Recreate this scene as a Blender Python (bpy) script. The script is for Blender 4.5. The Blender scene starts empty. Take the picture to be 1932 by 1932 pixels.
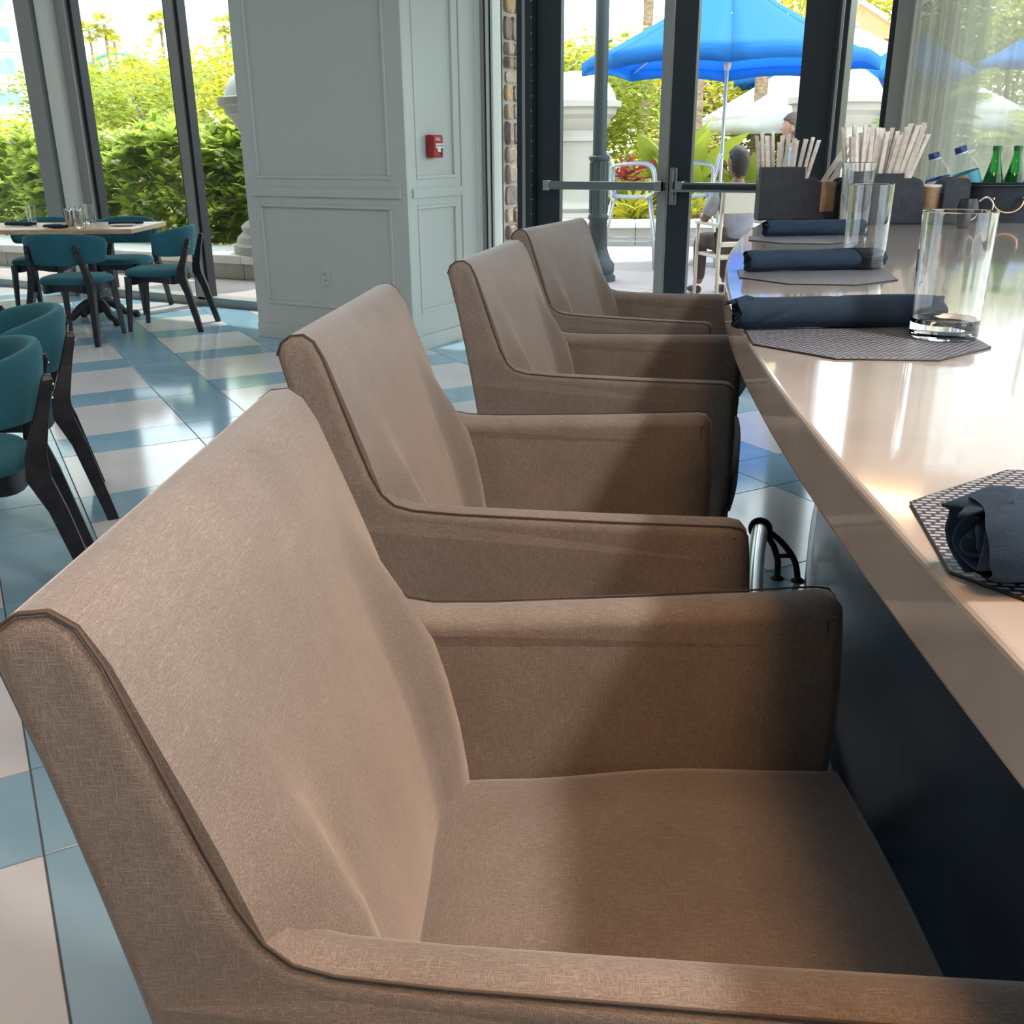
import bpy, bmesh, math, random
from mathutils import Vector, Matrix, noise
from mathutils.geometry import tessellate_polygon
random.seed(7)
SC = bpy.context.scene
COL = SC.collection
PI = math.pi
R = math.radians

# ---------------------------------------------------------------- camera
YAW, PITCH, ROLL, CAMH = R(30.2), R(20.4), R(0.5), 1.30
fwd0 = Vector((-math.sin(YAW), math.cos(YAW), 0)); rgt = Vector((math.cos(YAW), math.sin(YAW), 0)); up = Vector((0, 0, 1))
fwd = fwd0*math.cos(PITCH) - up*math.sin(PITCH)
cup = up*math.cos(PITCH) + fwd0*math.sin(PITCH)
r2 = rgt*math.cos(ROLL) - cup*math.sin(ROLL)
u2 = cup*math.cos(ROLL) + rgt*math.sin(ROLL)
cam_d = bpy.data.cameras.new('camera'); cam = bpy.data.objects.new('camera', cam_d); COL.objects.link(cam)
m = Matrix((r2, u2, -fwd)).transposed().to_4x4(); m.translation = Vector((0, 0, CAMH)); cam.matrix_world = m
cam_d.sensor_width = 36; cam_d.lens = 36*1850/1932; cam_d.clip_start = .02; cam_d.clip_end = 600
SC.camera = cam

# ---------------------------------------------------------------- world, sun, exposure
w = bpy.data.worlds.new('world'); SC.world = w; w.use_nodes = True
bg = w.node_tree.nodes['Background']; bg.inputs[0].default_value = (.83, .93, 1, 1); bg.inputs[1].default_value = 2.15
sun_d = bpy.data.lights.new('sun', 'SUN'); sun_d.energy = 2.3; sun_d.angle = R(1.2); sun_d.color = (1, .95, .84)
sun = bpy.data.objects.new('sun', sun_d); COL.objects.link(sun)
_saz = YAW - R(35)                                   # the sun stands ahead and to the right, high
_sd = Vector((-math.sin(_saz)*math.cos(R(56)), math.cos(_saz)*math.cos(R(56)), math.sin(R(56))))
sun.rotation_euler = _sd.to_track_quat('Z', 'Y').to_euler()
def area(name, loc, rot, sx, sy, power, col):
    d = bpy.data.lights.new(name, 'AREA'); d.shape = 'RECTANGLE'; d.size = sx; d.size_y = sy; d.energy = power; d.color = col
    o = bpy.data.objects.new(name, d); o.location = loc; o.rotation_euler = rot; COL.objects.link(o); return d
_p = area('window_portal', (-4.5, 6.48, 1.6), (R(-90), 0, 0), 17, 3.2, 1, (1, 1, 1)); _p.cycles.is_portal = True
_p = area('window_portal', (4.05, 2.6, 1.9), (0, R(90), 0), 2.5, 7.2, 1, (1, 1, 1)); _p.cycles.is_portal = True
area('ceiling_fill', (-4.5, 1.5, 3.17), (0, 0, 0), 3, 3, 16, (1, .95, .9))  # this and the next: unseen fill lights added to brighten the room
area('ceiling_fill', (-8.5, 3.5, 3.17), (0, 0, 0), 3, 3, 16, (1, .95, .9))
area('bar_lamp', (1.10, .85, 3.12), (0, 0, 0), .28, .28, 37, (1, .86, .74))
area('warm_fill', (.25, .0, 2.6), (0, 0, 0), .4, .4, 13, (1, .50, .20))  # unseen warm fill added to tint the nearest chair's arm and seat
area('pendant_lamp', (-.66, 4.55, 2.35), (0, 0, 0), .30, .30, 1.6, (1, .6, .3))
SC.view_settings.view_transform = 'Standard'; SC.view_settings.look = 'None'
SC.view_settings.exposure = 1.0; SC.view_settings.gamma = 1; SC.view_settings.use_curve_mapping = False
SC.cycles.max_bounces = 10; SC.cycles.transparent_max_bounces = 24; SC.cycles.transmission_bounces = 10
SC.cycles.diffuse_bounces = 5; SC.cycles.caustics_reflective = False; SC.cycles.caustics_refractive = False
SC.cycles.sample_clamp_indirect = 6

# ---------------------------------------------------------------- materials
def mat(name, col, rough=.5, metal=0, **k):
    mt = bpy.data.materials.new(name); mt.use_nodes = True
    b = mt.node_tree.nodes['Principled BSDF']
    b.inputs['Base Color'].default_value = (*col, 1); b.inputs['Roughness'].default_value = rough; b.inputs['Metallic'].default_value = metal
    for kk, v in k.items():
        b.inputs[kk.replace('_', ' ')].default_value = v
    return mt
def N(mt, t, **k):
    n = mt.node_tree.nodes.new(t)
    for a, v in k.items():
        if a.startswith('i_'): n.inputs[a[2:].replace('_', ' ')].default_value = v
        else: setattr(n, a, v)
    return n
def L(mt, a, b): mt.node_tree.links.new(a, b)
def PB(mt): return mt.node_tree.nodes['Principled BSDF']
def noisy(mt, c1, c2, scale=8, detail=4, bump=0, bscale=None, stretch=None, lo=.35, hi=.65):
    """base colour wanders between c1 and c2; optional fine bump"""
    tc = N(mt, 'ShaderNodeTexCoord'); src = tc.outputs['Object']
    if stretch:
        mp = N(mt, 'ShaderNodeMapping'); mp.inputs['Scale'].default_value = stretch; L(mt, src, mp.inputs[0]); src = mp.outputs[0]
    n = N(mt, 'ShaderNodeTexNoise'); n.inputs['Scale'].default_value = scale; n.inputs['Detail'].default_value = detail; L(mt, src, n.inputs['Vector'])
    r = N(mt, 'ShaderNodeValToRGB'); r.color_ramp.elements[0].position = lo; r.color_ramp.elements[1].position = hi
    r.color_ramp.elements[0].color = (*c1, 1); r.color_ramp.elements[1].color = (*c2, 1)
    L(mt, n.outputs['Fac'], r.inputs[0]); L(mt, r.outputs[0], PB(mt).inputs['Base Color'])
    if bump:
        n2 = N(mt, 'ShaderNodeTexNoise'); n2.inputs['Scale'].default_value = bscale or scale*4; n2.inputs['Detail'].default_value = 3; L(mt, src, n2.inputs['Vector'])
        b = N(mt, 'ShaderNodeBump'); b.inputs['Strength'].default_value = bump; b.inputs['Distance'].default_value = .01
        L(mt, n2.outputs['Fac'], b.inputs['Height']); L(mt, b.outputs[0], PB(mt).inputs['Normal'])
    return mt

def fabric(name, c1, c2, sheen, scol, slub=1.0, rough=.85):
    mt = mat(name, c1, rough); b = PB(mt)
    b.inputs['Sheen Weight'].default_value = sheen; b.inputs['Sheen Roughness'].default_value = .35; b.inputs['Sheen Tint'].default_value = (*scol, 1)
    tc = N(mt, 'ShaderNodeTexCoord')
    hs = []
    for st in ((90, 1300, 1300), (1300, 90, 1300), (1300, 1300, 90)):
        mp = N(mt, 'ShaderNodeMapping'); mp.inputs['Scale'].default_value = st; L(mt, tc.outputs['Object'], mp.inputs[0])
        n = N(mt, 'ShaderNodeTexNoise'); n.inputs['Scale'].default_value = 1*slub; n.inputs['Detail'].default_value = 2; L(mt, mp.outputs[0], n.inputs['Vector']); hs.append(n)
    a = N(mt, 'ShaderNodeMath', operation='MAXIMUM'); L(mt, hs[0].outputs['Fac'], a.inputs[0]); L(mt, hs[1].outputs['Fac'], a.inputs[1])
    c = N(mt, 'ShaderNodeMath', operation='MAXIMUM'); L(mt, a.outputs[0], c.inputs[0]); L(mt, hs[2].outputs['Fac'], c.inputs[1])
    big = N(mt, 'ShaderNodeTexNoise'); big.inputs['Scale'].default_value = 9; big.inputs['Detail'].default_value = 6; L(mt, tc.outputs['Object'], big.inputs['Vector'])
    r = N(mt, 'ShaderNodeValToRGB'); r.color_ramp.elements[0].position = .5; r.color_ramp.elements[1].position = .78
    r.color_ramp.elements[0].color = (*c1, 1); r.color_ramp.elements[1].color = (*c2, 1); L(mt, c.outputs[0], r.inputs[0])
    mx = N(mt, 'ShaderNodeMix', data_type='RGBA', blend_type='MULTIPLY'); mx.inputs[0].default_value = .75
    r3 = N(mt, 'ShaderNodeValToRGB'); r3.color_ramp.elements[0].position = .3; r3.color_ramp.elements[1].position = .7
    r3.color_ramp.elements[0].color = (.72, .7, .68, 1); r3.color_ramp.elements[1].color = (1, 1, 1, 1); L(mt, big.outputs['Fac'], r3.inputs[0])
    L(mt, r.outputs[0], mx.inputs[6]); L(mt, r3.outputs[0], mx.inputs[7]); L(mt, mx.outputs[2], b.inputs['Base Color'])
    bp = N(mt, 'ShaderNodeBump'); bp.inputs['Strength'].default_value = .5; bp.inputs['Distance'].default_value = .0016
    L(mt, c.outputs[0], bp.inputs['Height']); L(mt, bp.outputs[0], b.inputs['Normal'])
    return mt

M = {}
M['taupe'] = fabric('taupe_chenille', (.205, .170, .152), (.40, .365, .35), .9, (.90, .93, .98))
M['seam'] = mat('seam_thread', (.09, .068, .058), .95)
M['teal'] = fabric('teal_cloth', (.01, .10, .145), (.02, .17, .22), .35, (.35, .8, .9), 1.0)
M['navy_cloth'] = fabric('navy_cloth', (.006, .026, .062), (.014, .05, .11), .12, (.3, .5, .7), 1.0)
M['blackwood'] = noisy(mat('black_wood', (.01, .012, .02), .32), (.006, .008, .014), (.02, .02, .03), 20)
M['castiron'] = noisy(mat('cast_iron', (.01, .012, .016), .45, .3), (.006, .008, .012), (.02, .022, .026), 30, bump=.3)
M['quartz'] = mat('quartz', (.6, .54, .5), .09, 0, Coat_Weight=.4, Coat_Roughness=.04)
noisy(M['quartz'], (.38, .35, .33), (.46, .425, .405), 7, 8)
M['navy_panel'] = noisy(mat('navy_laminate', (.010, .018, .045), .27), (.009, .016, .038), (.014, .024, .055), 12)
M['wall'] = mat('painted_panel', (.52, .56, .53), .45)
M['wall_in'] = mat('painted_wall', (.55, .56, .54), .6)
M['ceil'] = mat('ceiling_paint', (.75, .75, .73), .8)
M['tile_w'] = mat('white_tile', (.60, .60, .63), .12); noisy(M['tile_w'], (.68, .67, .70), (.76, .75, .77), 3)
M['tile_b'] = mat('blue_tile', (.2, .4, .55), .10); noisy(M['tile_b'], (.26, .44, .58), (.31, .50, .64), 3)
M['grout'] = mat('grout', (.16, .19, .21), .8)
M['frame'] = mat('charcoal_aluminium', (.035, .045, .055), .38, .5)
M['frame_g'] = mat('grey_aluminium', (.30, .31, .30), .42, .3)
M['frame_d'] = mat('black_gasket', (.008, .01, .014), .4)
M['frame_w'] = mat('pale_trim', (.62, .66, .62), .4)
M['steel'] = mat('brushed_steel', (.55, .56, .57), .25, 1)
M['bar_m'] = mat('push_bar_metal', (.26, .28, .28), .35, .8)
M['pane'] = bpy.data.materials.new('window_glass'); M['pane'].use_nodes = True
def thin_glass(mt, tint=(1, 1, 1), refl=.9):
    nt = mt.node_tree; nt.nodes.clear()
    o = nt.nodes.new('ShaderNodeOutputMaterial'); t = nt.nodes.new('ShaderNodeBsdfTransparent'); t.inputs[0].default_value = (*tint, 1)
    g = nt.nodes.new('ShaderNodeBsdfGlossy'); g.inputs['Roughness'].default_value = .005; g.inputs[0].default_value = (refl, refl, refl, 1)
    f = nt.nodes.new('ShaderNodeFresnel'); gm = nt.nodes.new('ShaderNodeNewGeometry'); mm = nt.nodes.new('ShaderNodeMapRange'); mm.inputs['To Min'].default_value = 1.3; mm.inputs['To Max'].default_value = 1/1.3; nt.links.new(gm.outputs['Backfacing'], mm.inputs[0]); nt.links.new(mm.outputs[0], f.inputs[0]); mx = nt.nodes.new('ShaderNodeMixShader')
    nt.links.new(f.outputs[0], mx.inputs[0]); nt.links.new(t.outputs[0], mx.inputs[1]); nt.links.new(g.outputs[0], mx.inputs[2]); nt.links.new(mx.outputs[0], o.inputs[0])
thin_glass(M['pane'], (.96, .985, .975))
M['glass'] = mat('drinking_glass', (1, 1, 1), .0, 0, Transmission_Weight=1, IOR=1.48)
M['pet'] = bpy.data.materials.new('clear_plastic'); M['pet'].use_nodes = True; thin_glass(M['pet'], (.93, .96, .98))
M['green_glass'] = mat('green_glass', (.02, .32, .04), .02, 0, Transmission_Weight=.85, IOR=1.45)
M['cap_blue'] = mat('blue_cap', (.01, .05, .2), .4)
M['label_blue'] = mat('blue_label', (.02, .1, .45), .4)
M['label_teal'] = mat('teal_label', (.03, .3, .4), .4)
M['label_tan'] = mat('tan_label', (.55, .33, .2), .5)
M['label_white'] = mat('white_label', (.75, .75, .74), .5)
M['caddy'] = noisy(mat('black_plastic', (.012, .016, .026), .42), (.014, .022, .036), (.024, .034, .052), 40, bump=.1)
M['paper'] = noisy(mat('straw_paper', (.75, .7, .65), .8), (.70, .65, .60), (.86, .83, .79), 60)
M['kraft'] = noisy(mat('kraft_paper', (.38, .25, .16), .85), (.34, .22, .14), (.44, .30, .2), 50)
M['white_pl'] = mat('white_plastic', (.8, .78, .76), .35)
M['copper'] = mat('copper', (.8, .38, .2), .25, 1)
M['red'] = mat('red_plastic', (.38, .012, .02), .35)
M['white_paint'] = mat('white_print', (.8, .78, .74), .5)
M['black_paint'] = mat('black_print', (.02, .02, .02), .5)
M['oak'] = noisy(mat('oak_top', (.5, .33, .2), .35), (.42, .26, .15), (.62, .43, .28), 6, stretch=(1, 12, 12))
M['skin_d'] = mat('skin', (.19, .10, .07), .5, 0, Subsurface_Weight=.1)
M['skin_l'] = mat('skin_light', (.5, .28, .2), .5, 0, Subsurface_Weight=.1)
M['hair'] = noisy(mat('dark_hair', (.012, .010, .010), .6), (.008, .007, .007), (.018, .014, .012), 80, bump=.5)
M['hair2'] = noisy(mat('brown_hair', (.1, .07, .055), .6), (.08, .05, .04), (.14, .1, .08), 80, bump=.5)
M['tee'] = noisy(mat('grey_tee', (.3, .31, .38), .9), (.26, .27, .34), (.33, .34, .41), 12)
M['blue_shirt'] = noisy(mat('blue_shirt', (.2, .4, .65), .9), (.17, .36, .6), (.24, .45, .7), 12)
M['trouser'] = mat('dark_trousers', (.05, .035, .035), .9)
M['trouser2'] = mat('blue_jeans', (.05, .09, .16), .9)
M['cream'] = mat('cream_metal', (.62, .58, .50), .5)
M['alu'] = mat('patio_aluminium', (.55, .56, .58), .4, .5)
M['mesh_g'] = mat('grey_sling', (.5, .53, .55), .7)
M['lamp_green'] = mat('dark_green_iron', (.035, .05, .055), .5, .3)
M['stucco'] = noisy(mat('cream_stucco', (.44, .41, .36), .85), (.41, .38, .33), (.47, .44, .39), 2)
M['stucco_w'] = noisy(mat('white_stucco', (.8, .79, .76), .85), (.76, .75, .72), (.83, .82, .79), 2)
M['paver'] = noisy(mat('patio_concrete', (.40, .34, .32), .9), (.36, .30, .28), (.44, .38, .36), .8, 6)
M['soil'] = noisy(mat('garden_soil', (.2, .2, .08), 1), (.14, .15, .05), (.28, .3, .1), 1.5)
for i, c in enumerate([(.50, .38, .28), (.42, .32, .26), (.55, .46, .36), (.36, .27, .24), (.58, .40, .24)]):
    M['stone%d' % i] = noisy(mat('veneer_stone_%d' % i, c, .9), tuple(v*.8 for v in c), tuple(min(1, v*1.15) for v in c), 14, bump=.8, bscale=30)
M['mortar'] = noisy(mat('mortar', (.5, .49, .46), .95), (.45, .44, .41), (.55, .54, .5), 20, bump=.5)
M['trunk'] = noisy(mat('palm_bark', (.38, .25, .16), .95), (.26, .16, .1), (.5, .36, .25), 10, bump=1, stretch=(1, 1, 3))
M['twig'] = noisy(mat('grey_bark', (.3, .24, .17), .95), (.22, .17, .12), (.38, .3, .22), 10, bump=.6)
def leafmat(name, c, tr=.5, rough=.5):
    mt = mat(name, c, rough); nt = mt.node_tree; b = PB(mt); out = [n for n in nt.nodes if n.type == 'OUTPUT_MATERIAL'][0]
    oi = N(mt, 'ShaderNodeObjectInfo'); g = N(mt, 'ShaderNodeNewGeometry')
    ad = N(mt, 'ShaderNodeMath', operation='ADD'); L(mt, g.outputs['Random Per Island'], ad.inputs[0]); L(mt, oi.outputs['Random'], ad.inputs[1])
    fr = N(mt, 'ShaderNodeMath', operation='FRACT'); L(mt, ad.outputs[0], fr.inputs[0])
    r = N(mt, 'ShaderNodeValToRGB'); e = r.color_ramp.elements
    e[0].color = (*[v*.6 for v in c], 1); e[1].color = (min(1, c[0]*1.45), min(1, c[1]*1.2), c[2]*1.0, 1)
    L(mt, fr.outputs[0], r.inputs[0]); L(mt, r.outputs[0], b.inputs['Base Color'])
    t = N(mt, 'ShaderNodeBsdfTranslucent'); L(mt, r.outputs[0], t.inputs[0])
    mx = N(mt, 'ShaderNodeMixShader'); mx.inputs[0].default_value = tr
    L(mt, b.outputs[0], mx.inputs[1]); L(mt, t.outputs[0], mx.inputs[2]); L(mt, mx.outputs[0], out.inputs[0])
    return mt
M['leaf_g'] = leafmat('glossy_green_leaf', (.40, .56, .11), .6, .4)
M['leaf_y'] = leafmat('yellow_green_leaf', (.50, .52, .05), .55)
M['leaf_m'] = leafmat('mid_green_leaf', (.32, .42, .06), .5)
M['leaf_r'] = leafmat('red_leaf', (.45, .06, .08), .5)
M['petal'] = leafmat('pale_petal', (.8, .7, .6), .5)
M['umb'] = leafmat('blue_canvas', (.03, .24, .62), .6, .8)
n_ = [n for n in M['umb'].node_tree.nodes if n.type == 'VALTORGB'][0]; n_.color_ramp.elements[0].color = (.035, .30, .72, 1); n_.color_ramp.elements[1].color = (.04, .34, .78, 1)
M['canvas_w'] = leafmat('white_canvas', (.8, .8, .78), .4, .8)
n_ = [n for n in M['canvas_w'].node_tree.nodes if n.type == 'VALTORGB'][0]; n_.color_ramp.elements[0].color = (.78, .78, .75, 1); n_.color_ramp.elements[1].color = (.82, .82, .8, 1)
M['rail_green'] = mat('green_track', (.12, .5, .3), .5)
M['hotel_w'] = noisy(mat('hotel_render', (.72, .71, .66), .8), (.70, .69, .65), (.76, .74, .69), .3)
M['hotel_b'] = mat('hotel_band', (.66, .58, .45), .8)
M['hotel_glass'] = noisy(mat('hotel_glass', (.2, .45, .45), .15), (.24, .40, .40), (.36, .50, .52), .8)
M['terracotta'] = mat('terracotta', (.62, .2, .08), .8)
# sheer curtain: thin cloth, part open weave
M['sheer'] = bpy.data.materials.new('sheer_cloth'); M['sheer'].use_nodes = True
nt = M['sheer'].node_tree; nt.nodes.clear()
o_ = nt.nodes.new('ShaderNodeOutputMaterial'); t_ = nt.nodes.new('ShaderNodeBsdfTransparent'); d_ = nt.nodes.new('ShaderNodeBsdfDiffuse'); tl_ = nt.nodes.new('ShaderNodeBsdfTranslucent')
d_.inputs[0].default_value = (.62, .62, .56, 1); tl_.inputs[0].default_value = (.55, .56, .5, 1)
m1 = nt.nodes.new('ShaderNodeMixShader'); m1.inputs[0].default_value = .5; m2 = nt.nodes.new('ShaderNodeMixShader'); m2.inputs[0].default_value = .62
nt.links.new(d_.outputs[0], m1.inputs[1]); nt.links.new(tl_.outputs[0], m1.inputs[2]); nt.links.new(t_.outputs[0], m2.inputs[1]); nt.links.new(m1.outputs[0], m2.inputs[2]); nt.links.new(m2.outputs[0], o_.inputs[0])
# woven vinyl placemat
M['mat_w'] = mat('woven_vinyl', (.1, .1, .12), .45)
tc = N(M['mat_w'], 'ShaderNodeTexCoord'); br = N(M['mat_w'], 'ShaderNodeTexBrick')
br.inputs['Color1'].default_value = (.38, .44, .56, 1); br.inputs['Color2'].default_value = (.30, .33, .41, 1); br.inputs['Mortar'].default_value = (.028, .022, .032, 1)
br.inputs['Scale'].default_value = 1; br.inputs['Brick Width'].default_value = .0098; br.inputs['Row Height'].default_value = .0056; br.inputs['Mortar Size'].default_value = .0019; br.inputs['Mortar Smooth'].default_value = .5; br.offset = .5
L(M['mat_w'], tc.outputs['Object'], br.inputs['Vector']); L(M['mat_w'], br.outputs['Color'], PB(M['mat_w']).inputs['Base Color'])
bp = N(M['mat_w'], 'ShaderNodeBump'); bp.inputs['Strength'].default_value = .6; bp.inputs['Distance'].default_value = .001; bp.invert = True
L(M['mat_w'], br.outputs['Fac'], bp.inputs['Height']); L(M['mat_w'], bp.outputs[0], PB(M['mat_w']).inputs['Normal'])

# ---------------------------------------------------------------- mesh helpers
class MB:
    def __init__(s): s.v = []; s.f = []
    def add(s, vs, fs, mtx=None):
        k = len(s.v)
        s.v += [(mtx @ Vector(v)) if mtx else Vector(v) for v in vs]; s.f += [tuple(i+k for i in f) for f in fs]; return s
    def box(s, x0, x1, y0, y1, z0, z1, mtx=None):
        vs = [(x, y, z) for z in (z0, z1) for y in (y0, y1) for x in (x0, x1)]
        return s.add(vs, [(0, 2, 3, 1), (4, 5, 7, 6), (0, 1, 5, 4), (2, 6, 7, 3), (0, 4, 6, 2), (1, 3, 7, 5)], mtx)
    def prism(s, pts, a, b, axis='y', mtx=None):
        """closed polygon pts extruded along axis from a to b"""
        n = len(pts)
        def P(p, t): return {'y': (p[0], t, p[1]), 'z': (p[0], p[1], t), 'x': (t, p[0], p[1])}[axis]
        vs = [P(p, a) for p in pts] + [P(p, b) for p in pts]
        fs = [tuple(range(n-1, -1, -1)), tuple(range(n, 2*n))] + [(i, (i+1) % n, (i+1) % n+n, i+n) for i in range(n)]
        return s.add(vs, fs, mtx)
    def lathe(s, prof, seg=24, c=(0, 0, 0), mtx=None, caps=True):
        vs = []; fs = []; n = len(prof)
        for (r, z) in prof:
            for k in range(seg):
                a = 2*PI*k/seg; vs.append((c[0]+r*math.cos(a), c[1]+r*math.sin(a), c[2]+z))
        for i in range(n-1):
            for k in range(seg):
                k2 = (k+1) % seg; fs.append((i*seg+k, i*seg+k2, (i+1)*seg+k2, (i+1)*seg+k))
        if caps: fs.append(tuple(range(seg-1, -1, -1))); fs.append(tuple(range((n-1)*seg, n*seg)))
        return s.add(vs, fs, mtx)
    def tube(s, path, rad, seg=10, caps=True, mtx=None, sx=1.0):
        path = [Vector(p) for p in path]; n = len(path); vs = []; fs = []; prev = None
        if not hasattr(rad, '__len__'): rad = [rad]*n
        for i, p in enumerate(path):
            t = (path[min(i+1, n-1)] - path[max(i-1, 0)]).normalized()
            if prev is None:
                ref = Vector((0, 0, 1)) if abs(t.z) < .95 else Vector((0, 1, 0)); x = t.cross(ref).normalized()
            else: x = (prev - t*prev.dot(t)).normalized()
            prev = x; y = t.cross(x)
            for k in range(seg):
                a = 2*PI*k/seg; vs.append(p + x*math.cos(a)*rad[i]*sx + y*math.sin(a)*rad[i])
        for i in range(n-1):
            for k in range(seg):
                k2 = (k+1) % seg; fs.append((i*seg+k, i*seg+k2, (i+1)*seg+k2, (i+1)*seg+k))
        if caps: fs.append(tuple(range(seg-1, -1, -1))); fs.append(tuple(range((n-1)*seg, n*seg)))
        return s.add(vs, fs, mtx)
    def bar(s, p, q, w0, w1=None, up=(0, 0, 1)):
        """square tapered bar"""
        return s.tube([p, q], [w0*.7071, (w1 or w0)*.7071], 4)
    def grid(s, fn, nu, nv, mtx=None):
        vs = [fn(i/nu, j/nv) for i in range(nu+1) for j in range(nv+1)]
        return s.add(vs, [(i*(nv+1)+j, (i+1)*(nv+1)+j, (i+1)*(nv+1)+j+1, i*(nv+1)+j+1) for i in range(nu) for j in range(nv)], mtx)
    def mesh(s, name, m, smooth=False):
        me = bpy.data.meshes.new(name); me.from_pydata([tuple(v) for v in s.v], [], s.f); me.validate()
        bm = bmesh.new(); bm.from_mesh(me); bmesh.ops.recalc_face_normals(bm, faces=bm.faces); bm.to_mesh(me); bm.free()
        if smooth: me.polygons.foreach_set('use_smooth', [True]*len(me.polygons))
        if m: me.materials.append(m)
        return me
    def build(s, name, m, parent=None, smooth=False, bevel=0, seg=2, auto=None, subsurf=0, solid=0, angle=None):
        o = bpy.data.objects.new(name, s.mesh(name, m, smooth or auto is not None)); COL.objects.link(o)
        if solid: q = o.modifiers.new('s', 'SOLIDIFY'); q.thickness = solid; q.offset = 0
        if bevel:
            q = o.modifiers.new('b', 'BEVEL'); q.width = bevel; q.segments = seg; q.limit_method = 'ANGLE'; q.angle_limit = R(angle or 35); q.harden_normals = False
        if subsurf: q = o.modifiers.new('ss', 'SUBSURF'); q.levels = subsurf; q.render_levels = subsurf
        if auto is not None:
            o.data.set_sharp_from_angle(angle=R(auto)) if hasattr(o.data, 'set_sharp_from_angle') else None
        if parent: o.parent = parent
        return o
def tag(o, label=None, cat=None, group=None, kind=None):
    if label: o['label'] = label
    if cat: o['category'] = cat
    if group: o['group'] = group
    if kind: o['kind'] = kind
    return o
def empty(name, loc=(0, 0, 0), rz=0, label=None, cat=None, group=None, kind=None, rot=None):
    o = bpy.data.objects.new(name, None); COL.objects.link(o); o.location = loc; o.rotation_euler = rot or (0, 0, rz); o.empty_display_size = .1
    return tag(o, label, cat, group, kind)
def kids(o): return [c for c in bpy.data.objects if c.parent == o]
def copy_tree(o, parent=None):
    c = o.copy(); COL.objects.link(c); c.parent = parent
    for ch in KIDS.get(o.name, None) or kids(o): copy_tree(ch, c)
    return c
KIDS = {}
def remember(o):
    ks = kids(o); KIDS[o.name] = ks
    for k in ks: remember(k)
def rz(a): return Matrix.Rotation(a, 4, 'Z')
def TR(x, y, z=0, a=0): return Matrix.Translation((x, y, z)) @ rz(a)
def spline(pts, n=6):
    """Catmull-Rom through pts"""
    P = [Vector(p) for p in pts]; out = []
    for i in range(len(P)-1):
        p0, p1, p2, p3 = P[max(i-1, 0)], P[i], P[i+1], P[min(i+2, len(P)-1)]
        for k in range(n):
            t = k/n; out.append(.5*((2*p1)+(-p0+p2)*t+(2*p0-5*p1+4*p2-p3)*t*t+(-p0+3*p1-3*p2+p3)*t**3))
    out.append(P[-1]); return out

# ================================================================ THE ROOM
WY = 6.35
fl = tag(MB().box(-12.9, 4, -4, WY+.06, -.2, -.006).build('floor', M['grout']), kind='structure')
TH = R(59.1); TA = Vector((-math.sin(TH), math.cos(TH))); TB = Vector((TA.y, -TA.x))
def clip(poly, fn):
    out = []
    for i in range(len(poly)):
        a, b = poly[i], poly[(i+1) % len(poly)]; da, db = fn(a), fn(b)
        if da >= 0: out.append(a)
        if da*db < 0: out.append(a + (b-a)*(da/(da-db)))
    return out
def seen(p, marg=.08):
    d = Vector(p) - Vector((0, 0, CAMH)); z = d.dot(fwd)
    if z < .2: return False
    x = d.dot(r2)/z*1850/966; y = d.dot(u2)/z*1850/966
    return abs(x) < 1+marg and abs(y) < 1+marg
tiles = []
PA, PBd, WA = .959, .935, .325
for i in range(-9, 18):
    for j in range(-12, 14):
        a0 = -.087 + PA*i; b0 = -.05 + PBd*j
        for (da, db, la, lb, kind) in ((0, 0, WA, WA, 'b'), (WA, 0, PA-WA, WA, 'b'), (0, WA, WA, PBd-WA, 'b'), (WA, WA, PA-WA, PBd-WA, 'w')):
            g = .002; A0, A1, B0, B1 = a0+da+g, a0+da+la-g, b0+db+g, b0+db+lb-g
            poly = [TA*p + TB*q for p, q in ((A0, B0), (A1, B0), (A1, B1), (A0, B1))]
            for fn in (lambda p: WY-.06-p.y, lambda p: p.x+12.8, lambda p: 3.9-p.x, lambda p: p.y+3.9): poly = clip(poly, fn) if len(poly) > 2 else []
            if len(poly) < 3: continue
            c = sum(poly, Vector((0, 0)))/len(poly); tiles.append((c, poly, kind))
def blocked(c):      # hidden under the bar
    return math.hypot(c.x-7.917, c.y-4.887) < 8.6
vis = sorted([t for t in tiles if any(seen((p.x, p.y, 0)) for p in t[1]+[t[0]]) and not blocked(t[0])], key=lambda t: t[0].length)[:290]
vs_ = set(id(t) for t in vis)
rest = {'w': MB(), 'b': MB()}
for t in tiles:
    c, poly, k = t
    if id(t) in vs_:
        mb = MB(); dz = random.uniform(-.0004, .0004)
        mb.prism([(p.x-c.x, p.y-c.y) for p in poly], -.007, dz, 'z')
        o = mb.build('tile', M['tile_'+k], fl, bevel=.0012, seg=1); o.location = (c.x, c.y, 0)
    else: rest[k].prism([(p.x, p.y) for p in poly], -.007, 0, 'z')
tag(rest['w'].build('tile_field', M['tile_w'], fl), 'white floor tiles outside the view', kind='stuff')
tag(rest['b'].build('tile_field', M['tile_b'], fl), 'blue floor tiles outside the view', kind='stuff')
tag(MB().box(-12.9, 4, -4, WY+1.3, 3.2, 3.4).build('ceiling', M['ceil']), kind='structure')
tag(MB().box(-12.9, 4, -4.2, -4, -.2, 3.4).build('wall_back', M['wall_in']), kind='structure')
tag(MB().box(4, 4.2, -4.2, -1.0, -.2, 3.4).box(4, 4.2, -1.0, WY+.1, -.2, .65).box(4, 4.2, -1.0, WY+.1, 3.1, 3.4).build('wall_right', M['wall_in']), kind='structure')
w5 = tag(MB().box(4.05, 4.12, -1.0, WY+.1, .65, .72).build('window_5', M['frame'], bevel=.003), kind='structure')
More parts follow.
